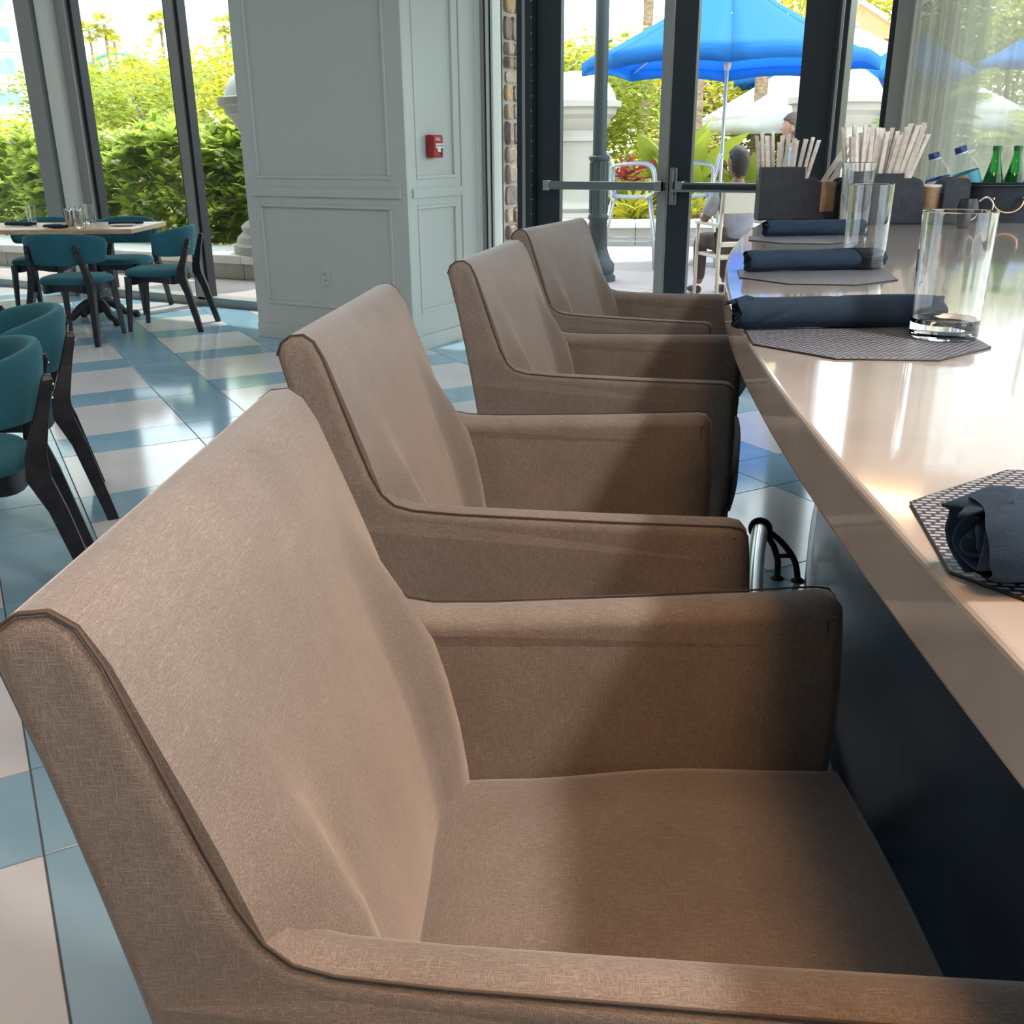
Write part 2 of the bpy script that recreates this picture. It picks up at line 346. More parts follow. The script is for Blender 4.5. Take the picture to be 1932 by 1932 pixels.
for k in range(5): MB().box(4.05, 4.12, -1.0+1.8*k, -.94+1.8*k, .72, 3.1).build('mullion', M['frame'], w5, bevel=.003)
MB().box(4.085, 4.090, -1.0, WY, .72, 3.1).build('pane', M['pane'], w5)
tag(MB().box(-13.1, -12.9, -4.2, WY+.1, -.2, 3.4).build('wall_left', M['wall_in']), kind='structure')

# panelled pier between the windows and the doors
px0, px1, py0 = -5.28, -3.88, 5.37
pier = tag(MB().box(px0+.012, px1-.012, py0+.012, WY+.05, 0, 3.2).build('wall_middle', M['wall']), kind='structure')
def panel_frame(face, a0, a1, z0, z1, name='panel_moulding'):
    """a picture-frame moulding round a sunk panel"""
    mb = MB(); wd, pr = .022, .012
    for (p, q, r_, s_) in ((a0, a1, z0, z0+wd), (a0, a1, z1-wd, z1), (a0, a0+wd, z0+wd, z1-wd), (a1-wd, a1, z0+wd, z1-wd)):
        if face == 'f': mb.box(p, q, py0-.006, py0+.014, r_, s_)
        else: mb.box(px1-.014, px1+.006, p, q, r_, s_)
    return mb.build(name, M['wall'], pier, bevel=.005)
def stile(face, a0, a1, z0, z1, name='stile', pr=0):
    if face == 'f': return MB().box(a0, a1, py0-pr, py0+.014, z0, z1).build(name, M['wall'], pier, bevel=.002)
    return MB().box(px1-.014, px1+pr, a0, a1, z0, z1).build(name, M['wall'], pier, bevel=.002)
for face, s0, s1, e0, e1 in (('f', px0, -5.165, -4.01, px1), ('r', py0, 5.478, 5.943, 6.0)):
    lo, hi = (px0, px1) if face == 'f' else (py0+.0141, 6.0)
    stile(face, lo, s1, .1, 3.2); stile(face, e0, hi, .1, 3.2)
    stile(face, s1, e0, .1, .25); stile(face, s1, e0, .945, 1.11); stile(face, s1, e0, 3.0, 3.2)
    panel_frame(face, s1, e0, .25, .945); panel_frame(face, s1, e0, 1.11, 3.0)
    stile(face, lo+(.05 if face == 'f' else .04), hi-(.05 if face == 'f' else 0), .995, 1.053, 'chair_rail', .014)
    stile(face, lo, hi+(.01 if face == 'f' else 0), 0, .10, 'plinth', .012)
MB().box(px1-.05, px1-.0, 6.02, 6.30, 0, 3.2).build('reveal', M['wall'], pier, bevel=.004)
MB().box(px1-.02, px1+.008, 6.22, 6.28, 0, 3.2).build('edge_bead', M['frame_w'], pier, bevel=.006)

# ---- windows
def window(name, parts, panes, sills):
    o = tag(MB().box(*sills).build(name, M['frame_g'], bevel=.004), kind='structure')
    for (x0, x1, y0, y1, z0, z1, mk, nm) in parts: MB().box(x0, x1, y0, y1, z0, z1).build(nm, M[mk], o, bevel=.003)
    for (x0, x1, z0, z1) in panes: MB().box(x0, x1, WY-.003, WY+.003, z0, z1).build('pane', M['pane'], o)
    return o
w1 = window('window_1', [
    (-6.889, -6.786, WY-.07, WY+.06, .05, 3.2, 'frame_g', 'mullion'), (-6.922, -6.889, WY-.05, WY+.04, .05, 3.2, 'frame', 'gasket'), (-6.786, -6.754, WY-.05, WY+.04, .05, 3.2, 'frame_d', 'gasket'),
    (-8.207, -8.088, WY-.09, WY+.06, .05, 3.2, 'frame_g', 'mullion'), (-8.088, -8.044, WY-.05, WY+.04, .05, 3.2, 'frame_d', 'gasket'),
    (-8.612, -8.403, WY-.20, WY+.05, 0, 3.2, 'frame_g', 'flat_pier'),
    (-10.75, -10.60, WY-.09, WY+.06, .05, 3.2, 'frame_g', 'mullion'), (-12.9, -12.7, WY-.12, WY+.06, 0, 3.2, 'frame_g', 'corner_post'),
    (-12.9, -5.27, WY-.06, WY+.05, 3.05, 3.2, 'frame_g', 'head')],
    [(-6.76, -5.2, .05, 3.1), (-8.05, -6.91, .05, 3.1), (-10.61, -8.60, .05, 3.1), (-12.72, -10.74, .05, 3.1)], (-12.9, -5.265, WY-.07, WY+.10, -.05, .075))
MB().lathe([(.095, 0), (.095, 3.2)], 32, (-8.305, WY-.10, 0)).build('round_post', M['frame_w'], w1, smooth=False, auto=40)
w2 = window('window_2', [
    (-3.875, -3.85, WY-.08, WY+.05, .05, 3.2, 'frame_g', 'jamb'), (-3.85, -3.835, WY-.05, WY+.05, .05, 3.2, 'frame', 'gasket'), (-3.835, -3.817, WY-.07, WY+.05, .05, 3.2, 'frame_w', 'bead'),
    (-3.817, -3.80, WY-.05, WY+.05, .05, 3.2, 'frame_d', 'gasket'), (-3.80, -3.782, WY-.06, WY+.05, .05, 3.2, 'frame_w', 'bead')],
    [(-3.785, -3.575, .05, 3.15)], (-3.87, -3.57, WY-.05, WY+.06, -.05, .08))
w3 = window('window_3', [
    (-1.205, -1.154, WY-.05, WY+.06, .05, 3.2, 'frame', 'mullion'), (-1.154, -1.06, WY-.16, WY+.05, 0, 3.2, 'frame_g', 'flat_pier'), (.9, 1.0, WY-.05, WY+.06, .05, 3.2, 'frame', 'mullion'),
    (-1.42, 4, WY-.06, WY+.05, 3.05, 3.2, 'frame', 'head')],
    [(-1.425, -1.2, .05, 3.1), (-1.07, .91, .05, 3.1), (.99, 4, .05, 3.1)], (-1.425, 4, WY-.06, WY+.08, -.05, .08))
dfr = tag(MB().box(-3.579, -3.463, WY-.09, WY+.07, 0, 3.2).build('trim_1', M['frame'], bevel=.004), kind='structure')
MB().box(-3.535, -3.512, WY-.096, WY-.088, 0, 3.2).build('cover_strip', M['frame_g'], dfr, bevel=.002)
for k in range(26): MB().box(-3.466, -3.456, WY-.10, WY-.092, .1+k*.095, .106+k*.095).build('hinge_rivet', M['frame_g'], dfr)
dfl = tag(MB().box(-1.484, -1.42, WY-.09, WY+.07, 0, 3.2).build('trim_2', M['frame'], bevel=.004), kind='structure')
MB().box(-1.465, -1.447, WY-.10, WY-.088, 0, 3.2).build('cover_strip', M['steel'], dfl, bevel=.002)
tag(MB().box(-3.463, -1.484, WY-.06, WY+.06, 2.36, 2.46).build('trim_3', M['frame'], bevel=.004), kind='structure')
tag(MB().box(-3.463, -1.484, WY-.004, WY+.004, 2.46, 3.2).build('window_4', M['pane']), kind='structure')
tag(MB().box(-3.6, -1.4, WY-.08, WY+.10, -.02, .012).build('trim_4', M['frame_g'], bevel=.003), kind='structure')

def door(name, x0, x1, ls, rs, rmat, handed):
    d = tag(MB().box(x0+.003, x0+ls, WY-.03, WY+.02, .015, 2.355).build(name, M['frame'], bevel=.004), kind='structure')
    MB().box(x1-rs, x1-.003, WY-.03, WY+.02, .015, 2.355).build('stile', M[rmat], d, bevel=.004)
    MB().box(x0+ls, x1-rs, WY-.03, WY+.02, .015, .26).build('bottom_rail', M['frame'], d, bevel=.003)
    MB().box(x0+ls, x1-rs, WY-.03, WY+.02, 2.22, 2.355).build('top_rail', M['frame'], d, bevel=.003)
    MB().box(x0+ls, x1-rs, WY-.006, WY, .26, 2.22).build('pane', M['pane'], d)
    a, b = (x0+.10, x1-.005) if handed else (x0+.09, x1-.30)
    pb = MB().box(a, b, WY-.11, WY-.075, 1.028, 1.082).build('push_bar', M['bar_m'], d, bevel=.006)
    MB().box(a+.02, b-.02, WY-.117, WY-.108, 1.040, 1.070).build('touch_pad', M['frame'] if not handed else M['bar_m'], pb, bevel=.003)
    for q in ((a, a+.045), (b-.045, b)): MB().box(q[0], q[1], WY-.118, WY-.03, 1.022, 1.088).build('end_cap', M['steel'], pb, bevel=.005)
    if not handed:
        h = MB().box(a-.065, a-.015, WY-.06, WY-.03, .94, 1.17).build('latch_plate', M['bar_m'], d, bevel=.006)
        MB().box(a-.05, a-.03, WY-.085, WY-.055, .96, 1.16).build('grip', M['bar_m'], h, bevel=.004)
        MB().box(a-.03, b-.02, WY-.13, WY-.10, 1.024, 1.040).build('lower_lip', M['bar_m'], pb, bevel=.004)
    return d
door('door_1', -3.463, -2.494, .187, .066, 'frame_g', True)  # paler grey meeting stile: the light falling on it is put into its colour
door('door_2', -2.490, -1.487, .156, .20, 'frame', False)

# fire alarm pull station on the pier's lit side
fa = empty('fire_alarm', (px1, 5.665, 1.31), label='small red fire alarm pull station with a pale handle on the white panelled pier', cat='fire alarm')
def fab(name, mk, x0, x1, y0, y1, z0, z1, bv=.004, par=fa): return MB().box(x0, x1, y0, y1, z0, z1).build(name, M[mk], par, bevel=bv)
fab('housing', 'red', 0, .045, -.06, .06, -.07, .07)
fp = fab('face_plate', 'red', .045, .052, -.054, .054, -.064, .064)
fab('pull_handle', 'white_paint', .052, .062, -.038, .038, -.012, .018, .003)
fab('pull_stem', 'white_paint', .052, .060, -.016, .016, -.035, -.012, .002)
def text(s, size, mt, par, loc, rot, name='lettering', ext=.0006):
    cu = bpy.data.curves.new(name, 'FONT'); cu.body = s; cu.size = size; cu.align_x = 'CENTER'; cu.align_y = 'CENTER'; cu.extrude = ext
    t = bpy.data.objects.new(name, cu); COL.objects.link(t); bpy.context.view_layer.update()
    me = bpy.data.meshes.new_from_object(t.evaluated_get(bpy.context.evaluated_depsgraph_get())); bpy.data.objects.remove(t)
    me.materials.clear(); me.materials.append(mt)
    o = bpy.data.objects.new(name, me); COL.objects.link(o); o.parent = par; o.location = loc; o.rotation_euler = rot; return o
text('FIRE', .030, M['white_paint'], fa, (.0525, 0, .042), (PI/2, 0, PI/2))
text('PULL DOWN', .0125, M['black_paint'], fa, (.0625, 0, .003), (PI/2, 0, PI/2))
MB().lathe([(.008, 0), (.008, .004)], 12).build('lock', M['black_paint'], fp).matrix_local = Matrix.Translation((.052, .035, -.048)) @ Matrix.Rotation(PI/2, 4, 'Y')
# outlet on the shaded side
ol = empty('wall_outlet', (-4.614, py0+.012, .464), label='painted duplex outlet low on the grey panelled pier', cat='outlet')
MB().box(-.036, .036, -.008, 0, -.058, .058).build('cover_plate', M['wall'], ol, bevel=.003)
for z in (-.022, .022):
    s_ = MB().box(-.016, .016, -.011, -.008, z-.014, z+.014).build('socket', M['wall'], ol, bevel=.002)
    for x in (-.006, .006): MB().box(x-.0015, x+.0015, -.0118, -.0108, z-.006, z+.006).build('slot', M['black_paint'], s_)

# sheer curtain
def cur(u, v):
    x = -1.03 + u*3.2; z = .03 + v*3.0; k = x*1.0
    y = WY-.20 + .035*math.sin(k*31+.6*math.sin(k*7)) + .018*math.sin(k*57+1)+.01*math.sin(k*90) + .012*math.sin(k*9+v*2)
    return (x + .01*math.sin(v*4+k*11), y, z)
cb = MB().grid(cur, 420, 10)
ct = empty('curtain', (0, 0, 0), label='sheer floor length curtain hanging over the window behind the bar', cat='curtain')
tag(cb.build('cloth', M['sheer'], ct, smooth=True)); MB().tube([(-1.03, WY-.20, 3.05), (2.2, WY-.20, 3.05)], .012, 8).build('curtain_rod', M['frame'], ct)
# a second layer where the curtain is gathered near the pier
def cur2(u, v):
    x = -1.04 + u*.36; k = x
    return (x, WY-.25 + .02*math.sin(k*75)+.012*math.sin(k*33), .03+v*3.0)
MB().grid(cur2, 160, 6).build('gathered_edge', M['sheer'], ct, smooth=True)
MB().grid(lambda u, v: (-1.05+u*.24, WY-.29+.018*math.sin(u*26+.5)+.01*math.sin(u*61), .03+v*3.0), 120, 6).build('gathered_edge', M['sheer'], ct, smooth=True)

# ================================================================ THE BAR
CX, CY, RB = 7.917, 4.887, 9.043
def arc(r, y0, y1, n):
    out = []
    for i in range(n+1):
        y = y0+(y1-y0)*i/n; out.append((CX-math.sqrt(r*r-(y-CY)**2), y))
    return out
bar = empty('bar_counter', (.2, 1.5, 0), label='long curved bar counter with a pale stone top and dark navy front', cat='bar')
BO = Vector((-.2, -1.5, 0))
def bp_(mb, name, mk, **k):
    o = mb.build(name, M[mk], bar, **k); o.location = BO; return o
outer = arc(RB, -1.0, 4.30, 74); inner = arc(RB-1.35, -1.0, 4.30, 40)[::-1]
bp_(MB().prism(outer+inner, .988, 1.05, 'z'), 'countertop', 'quartz', bevel=.005, seg=3, angle=50, smooth=False)
bp_(MB().prism(arc(RB-.292, -1.0, 4.10, 60)+arc(RB-.34, -1.0, 4.10, 40)[::-1], .09, .988, 'z'), 'front_panel', 'navy_panel')
bp_(MB().prism(arc(RB-.275, -1.0, 4.10, 60)+arc(RB-.34, -1.0, 4.10, 40)[::-1], 0, .09, 'z'), 'kick_board', 'navy_panel', bevel=.003)
bp_(MB().prism(arc(RB-1.28, -1.0, 4.1, 40)+arc(RB-1.31, -1.0, 4.1, 40)[::-1], 0, .988, 'z'), 'back_panel', 'navy_panel')
bp_(MB().box(-.80, .24, 4.06, 4.10, 0, .988), 'end_panel', 'navy_panel')

# foot rail
fr = empty('foot_rail', (-.716, 2.9, 0), label='brushed steel foot rail on black curved brackets along the bar front', cat='foot rail')
FO = Vector((.716, -2.9, 0))
RR = 8.917; zr = .165
pth = [(x, y, zr) for x, y in arc(RR, -1.0, 2.90, 60)]
o = MB().tube(pth, .0255, 20).build('pipe', M['steel'], fr, auto=50); o.location = FO
def frbracket(y):
    x = CX-math.sqrt(RR**2-(y-CY)**2); n = Vector((CX-x, CY-y, 0)).normalized()
    b = MB()
    def P(r_, z): return Vector((x, y, 0))+n*r_+Vector((0, 0, z))
    ring = [P(.031*math.cos(a), zr+.031*math.sin(a)) for a in [2*PI*k/24 for k in range(25)]]
    b.tube(ring, .007, 8)
    b.tube(spline([P(.02, zr-.02), P(.045, .11), P(.062, .06), P(.065, .008)], 5), [.010]*15+[.008], 8)
    b.tube(spline([P(.024, zr-.005), P(.07, .125), P(.112, .07), P(.128, .008)], 5), [.010]*15+[.008], 8)
    b.tube([P(.058, .078), P(.106, .085)], .008, 8)
    o = b.build('bracket', M['castiron'], fr, smooth=True); o.location = FO
    for r_ in (.065, .128):
        c = P(r_, 0); q = MB().lathe([(.021, 0), (.021, .004), (.012, .010), (.008, .016)], 16, tuple(c)).build('foot_flange', M['castiron'], o, smooth=True)
frbracket(2.885); frbracket(1.6); frbracket(.4)

# ---------------------------------------------------------------- bar armchairs
prof_out = [(-.655, 1.030), (-.648, 1.048), (-.634, 1.058), (-.615, 1.060), (-.600, 1.050), (-.588, 1.025), (-.575, .985), (-.560, .94), (-.545, .895), (-.530, .855), (-.515, .828), (-.497, .813), (-.47, .807),
            (-.40, .805), (-.30, .806), (-.2, .807), (-.1, .809), (-.02, .811), (-.004, .808), (.004, .798), (.008, .76), (.012, .70), (.012, .62), (.006, .54), (.0, .495), (-.006, .484),
            (-.55, .484), (-.558, .50), (-.572, .58), (-.588, .68), (-.602, .77), (-.618, .86), (-.636, .95)]
prof_back = [(-.655, 1.030), (-.648, 1.048), (-.634, 1.058), (-.615, 1.060), (-.600, 1.050), (-.588, 1.025), (-.573, .985), (-.556, .94), (-.538, .89), (-.522, .84), (-.506, .79), (-.492, .74), (-.479, .68), (-.470, .62), (-.465, .56), (-.465, .50),
             (-.55, .50), (-.572, .58), (-.588, .68), (-.602, .77), (-.618, .86), (-.636, .95)]
CW = .573; AT = .050
def wide(x): return (.545 + .092*max(0, min(1, (x+.54)/.54)))/CW
def narrow(v):
    v.y *= wide(v.x); return v      # the arms splay outwards towards the front
def armchair(name, x, y, a, label):
    root = empty(name, (x, y, 0), a, label, 'chair', 'upholstered bar armchairs')
    W2 = CW/2
    # backrest: swept across the width, its front slightly cushioned and flaring into the arms
    def backf(nv=26):
        mb = MB(); n = len(prof_back); ys = [-(W2-.006) + (CW-.012)*j/nv for j in range(nv+1)]; vs = []
        for yy in ys:
            t = abs(yy)/W2
            for i, (px, pz) in enumerate(prof_back):
                q = Vector((px, yy, pz))
                if 5 <= i <= 15:
                    low = max(0, min(1, (1.0-pz)/.25))
                    q.x += .012*(1-t*t) + .0015
                    if pz < .93: q.x += .036*math.sin(PI*min(1, max(0, (t-.50)/.50)))**2*min(1, (.93-pz)/.12)**1.3
                    if 6 <= i <= 14: q.x += .0025*math.sin(yy*60+pz*9)*low*t
                vs.append(tuple(narrow(q)))
        fs = [(j*n+i, j*n+(i+1) % n, (j+1)*n+(i+1) % n, (j+1)*n+i) for j in range(nv) for i in range(n)]
        fs += [tuple(range(n)), tuple(range(nv*n, nv*n+n))]
        return mb.add(vs, fs)
    backf().build('backrest', M['taupe'], root, smooth=False, auto=50)
    for s in (-1, 1):
        # arm: side panel running from the top of the back down to the arm, rounded over at its top
        mb = MB(); n = len(prof_out); rows = []
        sec = [(0, .018), (0.0, .010), (.0035, .003), (.011, .0), (.026, -.0012), (.037, .001), (.045, .006), (.0495, .013), (.050, .018), (.050, .023)]
        for (dy, ins) in sec:
            row = []
            for i, (px, pz) in enumerate(prof_out):
                p0 = Vector(prof_out[i-1]); p1 = Vector(prof_out[(i+1) % n]); tn = (p1-p0).normalized(); nr = Vector((-tn.y, tn.x))
                q = Vector((px, pz)) - nr*(ins + (.006 if (i < 10 and dy > .006) else 0))*(1 if i < 26 else .6)
                yy = s*(W2 - dy)
                row.append(tuple(narrow(Vector((q.x, yy, q.y)))))
            rows += row
        m_ = len(sec)
        fs = [(j*n+i, j*n+(i+1) % n, (j+1)*n+(i+1) % n, (j+1)*n+i) for j in range(m_-1) for i in range(n)]
        for base in (0, (m_-1)*n):      # both flat faces, cut into triangles so that the splay bends them cleanly
            fs += [tuple(base+i for i in tri) for tri in tessellate_polygon([[Vector((rows[base+i][0], rows[base+i][2], 0)) for i in range(n)]])]
        mb.add(rows, fs); arm = mb.build('arm', M['taupe'], root, auto=42)
        for p_ in arm.data.polygons:
            if len(p_.vertices) == 3: p_.use_smooth = False
        sp = [narrow(Vector((px, s*(W2-.0025), pz-.0005))) for px, pz in prof_out[:26]]
        MB().tube(sp, .0012, 6).build('seam', M['seam'], arm, smooth=True)
    # seat cushion: crowned
    def seat(u, v):
        a_ = 2*u-1; b_ = 2*v-1
        ex = math.copysign(abs(a_)**.85, a_); x_ = -.225 + .240*a_; y_ = (W2*wide(x_)-AT-.001)*b_
        e = (1-abs(a_)**6)*(1-abs(b_)**8)
        z_ = .588 + .022*max(0, e)**.4 + .012*(1-a_*a_)*(1-b_*b_) + .004*math.sin(a_*5+1)*abs(b_)**3
        if a_ > .8: x_ += .012*(1-b_*b_)
        return (x_, y_, z_)
    mb = MB().grid(seat, 36, 36)
    n = 37; edge = [i*n for i in range(n)] + [(n-1)*n+j for j in range(1, n)] + [i*n+n-1 for i in range(n-2, -1, -1)] + [j for j in range(n-2, 0, -1)]
    k = len(mb.v); mb.v += [Vector((mb.v[i].x, mb.v[i].y, .50)) for i in edge]; E_ = len(edge)
    mb.f += [(edge[i], edge[(i+1) % E_], k+(i+1) % E_, k+i) for i in range(E_)] + [tuple(range(k, k+E_))]
    mb.build('seat', M['taupe'], root, smooth=True, bevel=0)
    MB().box(-.53, -.005, -(W2-AT-.002), (W2-AT-.002), .47, .56).build('seat_frame', M['taupe'], root, bevel=.006)
    for sx, sy in ((0, 1), (0, -1), (1, 1), (1, -1)):
        fx = -.03 if sx else -.50; tx = .0 if sx else -.05
        MB().bar((fx, sy*.235, .484), (fx+tx, sy*.235, 0), .042, .028).build('leg', M['blackwood'], root, bevel=.003)
    MB().box(-.04, -.02, -.22, .22, .20, .225).build('foot_bar', M['steel'], root, bevel=.004)
    for s in (-1, 1): MB().box(-.52, -.04, s*.235-.009, s*.235+.009, .20, .225).build('stretcher', M['blackwood'], root, bevel=.003)
    return root
CH = [(-.056, .823, .488, 'nearest taupe upholstered bar armchair whose whole seat is in view'),
      (-.480, 1.527, .418, 'second nearest taupe bar armchair, its arms tucked just behind the nearest one'),
      (-.729, 2.360, .287, 'third taupe bar armchair from the front, its arms under the counter edge'),
      (-.981, 3.100, .106, 'farthest taupe bar armchair, in front of the glass doors')]
for x, y, a, lb in CH: armchair('bar_armchair', x, y, a, lb)

# ================================================================ PLACE SETTINGS ON THE BAR
def octagon(r, ph=0): return [(r*math.cos(ph+k*PI/4), r*math.sin(ph+k*PI/4)) for k in range(8)]
CT = 1.05
def placemat(x, y, ph, r, label, rot=0):
    mb = MB().prism(octagon(r, ph-rot), 0, .0022, 'z'); o = mb.build('placemat', M['mat_w']); o.location = (x, y, CT+.0003); o.rotation_euler = (0, 0, rot)
    rim = MB(); P = [Vector((a, b, .0012)) for a, b in octagon(r, ph-rot)]; rim.tube(P+[P[0]], .0012, 5); rim.build('bound_edge', M['black_paint'], o)
    return tag(o, label, 'placemat', 'woven octagonal placemats on the bar')
placemat(-.261, 1.404, R(1), .163, 'grey woven octagonal placemat under the second nearest rolled napkin and the nearest tumbler', R(28))
placemat(-.489, 2.074, R(-3), .163, 'grey woven octagonal placemat under the middle rolled napkin and tumbler on the bar', R(36))
placemat(-.722, 2.885, R(-6), .160, 'grey woven octagonal placemat under the farthest rolled napkin beside the black caddy', R(40))
placemat(.080, .728, R(-3), .168, 'grey woven octagonal placemat nearest the viewer, cut by the right edge', R(24))

def napkin_roll(x, y, a, ln, r, label, seed=0, pinch=.0, z0=CT+.0028):
    """a cloth napkin rolled round cutlery: outer wrap with soft dents, spiral showing at the ends"""
    rnd = random.Random(seed); root = empty('rolled_napkin', (x, y, z0), a, label, 'napkin', 'rolled navy napkins on the bar')
    NU, NV = 60, 44
    def outer(u, v):
        xx = (u-.5)*ln; th = 2*PI*v
        q = Vector((xx*22, math.cos(th)*1.1+seed, math.sin(th)*1.1))
        dent = noise.noise(q*.28)*.16 + noise.noise(q*.8)*.05
        e = min(u, 1-u); rr = r*(1+dent) * (1-.10*max(0, 1-e/.05)**2)
        if abs(math.sin(th)+1) < .35: rr *= .97
        twist = .006*math.sin((th*1 + xx*55)+seed)*max(0, math.sin(xx*20+seed))
        crease = -.0022*math.exp(-((((th/(2*PI)+xx*3.2+seed*.3) % 1)-.5)/.03)**2)
        rr += crease; endw = (.003*math.sin(th*2+seed) + .001*math.sin(th*7))*(1 if u < .02 or u > .98 else 0)
        return (xx + twist + endw, rr*math.cos(th), r*.93 + rr*.96*math.sin(th))
    MB().grid(outer, NU, NV).build('outer_wrap', M['navy_cloth'], root, smooth=True)
    for s in (-1, 1):
        sp = MB(); n = 70; vs = []
        for i in range(n+1):
            t = i/n; th = t*2*PI*2.6+seed; rr = r*(.93-.80*t) + .0012*math.sin(th*3)
            x0 = s*(ln/2+.004*math.sin(i*.5+seed)+.003*noise.noise(Vector((i*.2, seed, 0)))); x1 = s*(ln/2-.06)
            vs += [(x0, rr*math.cos(th)*.95, r*.93+rr*math.sin(th)*.92), (x1, rr*math.cos(th)*.95, r*.93+rr*math.sin(th)*.92)]
        sp.add(vs, [(2*i, 2*i+2, 2*i+3, 2*i+1) for i in range(n)])
        sp.build('rolled_layers', M['navy_cloth'], root, smooth=True, solid=.0022)
    def flap(u, v):
        th = R(115)-v*R(75); rr = r*(1.05+.02*v); xx = -ln*.5-.012+u*.03 + .004*math.sin(v*9+seed)
        return (xx, rr*math.cos(th)*(1-.25*(1-u)), r*.93+rr*math.sin(th)*(1-.35*(1-u)))
    if seed in (1, 5): MB().grid(flap, 4, 12).build('loose_corner', M['navy_cloth'], root, smooth=True, solid=.0018)
    return root
napkin_roll(-.307, 1.466, R(34.3), .300, .0235, 'rolled navy napkin in front of the nearest tumbler, its tip over the counter edge', 1)
napkin_roll(-.509, 2.146, R(38.5), .300, .0225, 'middle rolled navy napkin lying behind the second tumbler', 2)
napkin_roll(-.722, 3.000, R(39), .300, .0225, 'farthest rolled navy napkin lying against the black straw caddy', 3)
napkin_roll(.086, .682, R(33), .290, .0290, 'rolled navy napkin seen end on at the right edge of the picture', 5)

def tumbler(name, x, y, z, h, r0, r1, label, group='clear tumblers on the bar', cat='glass'):
    t = .0022; root = empty(name, (x, y, z), 0, label, cat, group)
    prof = [(.0, .0), (r0*.55, .0), (r0*.93, .0008), (r0, .004), (r0+(r1-r0)*.15, h*.15), (r1, h-.001), (r1-.0008, h), (r1-t, h-.001), (r0-t+(r1-r0)*.15, h*.16), (r0-t-.001, .026), (r0*.85, .020), (r0*.5, .0185), (0, .018)]
    mb = MB(); seg = 48; vs = []; fs = []
    for r_, z_ in prof[1:-1]:
        for k in range(seg): vs.append((r_*math.cos(2*PI*k/seg), r_*math.sin(2*PI*k/seg), z_))
    n = len(prof)-2
    for i in range(n-1):
        for k in range(seg): fs.append((i*seg+k, i*seg+(k+1) % seg, (i+1)*seg+(k+1) % seg, (i+1)*seg+k))
    fs.append(tuple(range(seg-1, -1, -1))); fs.append(tuple(range((n-1)*seg, n*seg)))
    mb.add(vs, fs); mb.build('glass_body', M['glass'], root, smooth=False, auto=38)
    return root
tumbler('tumbler', -.162, 1.448, CT+.003, .165, .0435, .0465, 'nearest tall clear tumbler standing on the front placemat')
tumbler('tumbler', -.426, 2.228, CT+.003, .170, .0425, .0455, 'second tall clear tumbler beside the middle napkin')
tumbler('tumbler', -.640, 3.135, CT+.003, .198, .043, .0475, 'farthest tall clear tumbler, seen through the second one')
tumbler('tumbler', -.045, 1.93, CT+.0005, .170, .042, .0455, 'tall clear tumbler on the bare counter at the right edge')

# ---- straw caddies
def caddy(x, y, a, label, wd, hs, napcol):
    root = empty('straw_caddy', (x, y, CT+.0005), a, label, 'caddy', 'black napkin and straw caddies on the bar')
    H1, H2, H3 = hs; d = .125; t = .006
    def rnd(cx, cz, r_, a0, a1, n=7): return [(cx+r_*math.cos(R(a0+(a1-a0)*k/n)), cz+r_*math.sin(R(a0+(a1-a0)*k/n))) for k in range(n+1)]
    x0 = -wd/2; xa = x0+wd*.44; xb = x0+wd*.62; xc = x0+wd*.79; x1 = wd/2
    fp_ = [(x0, 0), (x1, 0)] + rnd(x1-.02, H2-.02, .02, 0, 90) + rnd(xc+.035, H2-.035, .035, 90, 180) + [(xc, .03), (xb, .03)] + rnd(xb-.028, H2-.028, .028, 0, 90) + [(xa, H2), (xa, H1-.008), (xa-.008, H1), (x0, H1)]
    MB().prism(fp_, -d/2, -d/2+t).build('front_wall', M['caddy'], root, bevel=.0012)
    bp2 = [(x0, 0), (x1, 0)] + rnd(x1-.02, H2-.02, .02, 0, 90) + rnd(xc+.035, H2-.035, .035, 90, 180) + [(xc, .05), (xb+.02, .05)] + rnd(xb-.01, H2+.002-.03, .03, 0, 90) + [(xa, H2), (xa, H1), (x0, H1)]
    MB().prism(bp2, d/2-t, d/2).build('back_wall', M['caddy'], root, bevel=.0012)
    for k, (q, hh) in enumerate(((x0, H1), (xa, H1), (xb, .10), (xc, .10), (x1-t, H2-.02))):
        MB().box(q, q+t, -d/2+t, d/2-t, 0, hh).build('divider', M['caddy'], root, bevel=.001)
    MB().box(x0+t, xa, -t/2, t/2, 0, H1-.03).build('divider', M['caddy'], root)
    MB().box(x0, x1, -d/2, d/2, 0, .006).build('floor_plate', M['caddy'], root)
    return root, (x0, xa, xb, xc, x1)
ca = R(24)
c1, g1 = caddy(-.928, 3.671, ca, 'black plastic caddy with straws and brown napkins, left one behind the far napkin', .325, (.178, .140, 0), 'kraft')
c2, g2 = caddy(-.588, 3.614, R(24), 'black plastic caddy packed with straws, right one in front of the sheer curtain', .385, (.160, .145, 0), 'kraft')
def stack(name, cx_, cy_, root_, x, w_, n, h, mk, label, cat, tilt=0):
    mtx = Matrix.Translation((cx_, cy_, CT+.007)) @ rz(root_.rotation_euler.z)
    o = empty(name, mtx @ Vector((x, 0, 0)), root_.rotation_euler.z, label, cat)
    for k in range(n): 
        s = MB().box(-w_/2, w_/2, -.055+k*.11/n, -.055+(k+.82)*.11/n, 0, h+random.uniform(-.001, .001)).build('napkin', M[mk], o)
stack('napkin_stack', -.928, 3.671, c1, (g1[2]+g1[3])/2+.003, .048, 12, .122, 'kraft', 'stack of brown paper napkins standing in the left black caddy', 'napkins')
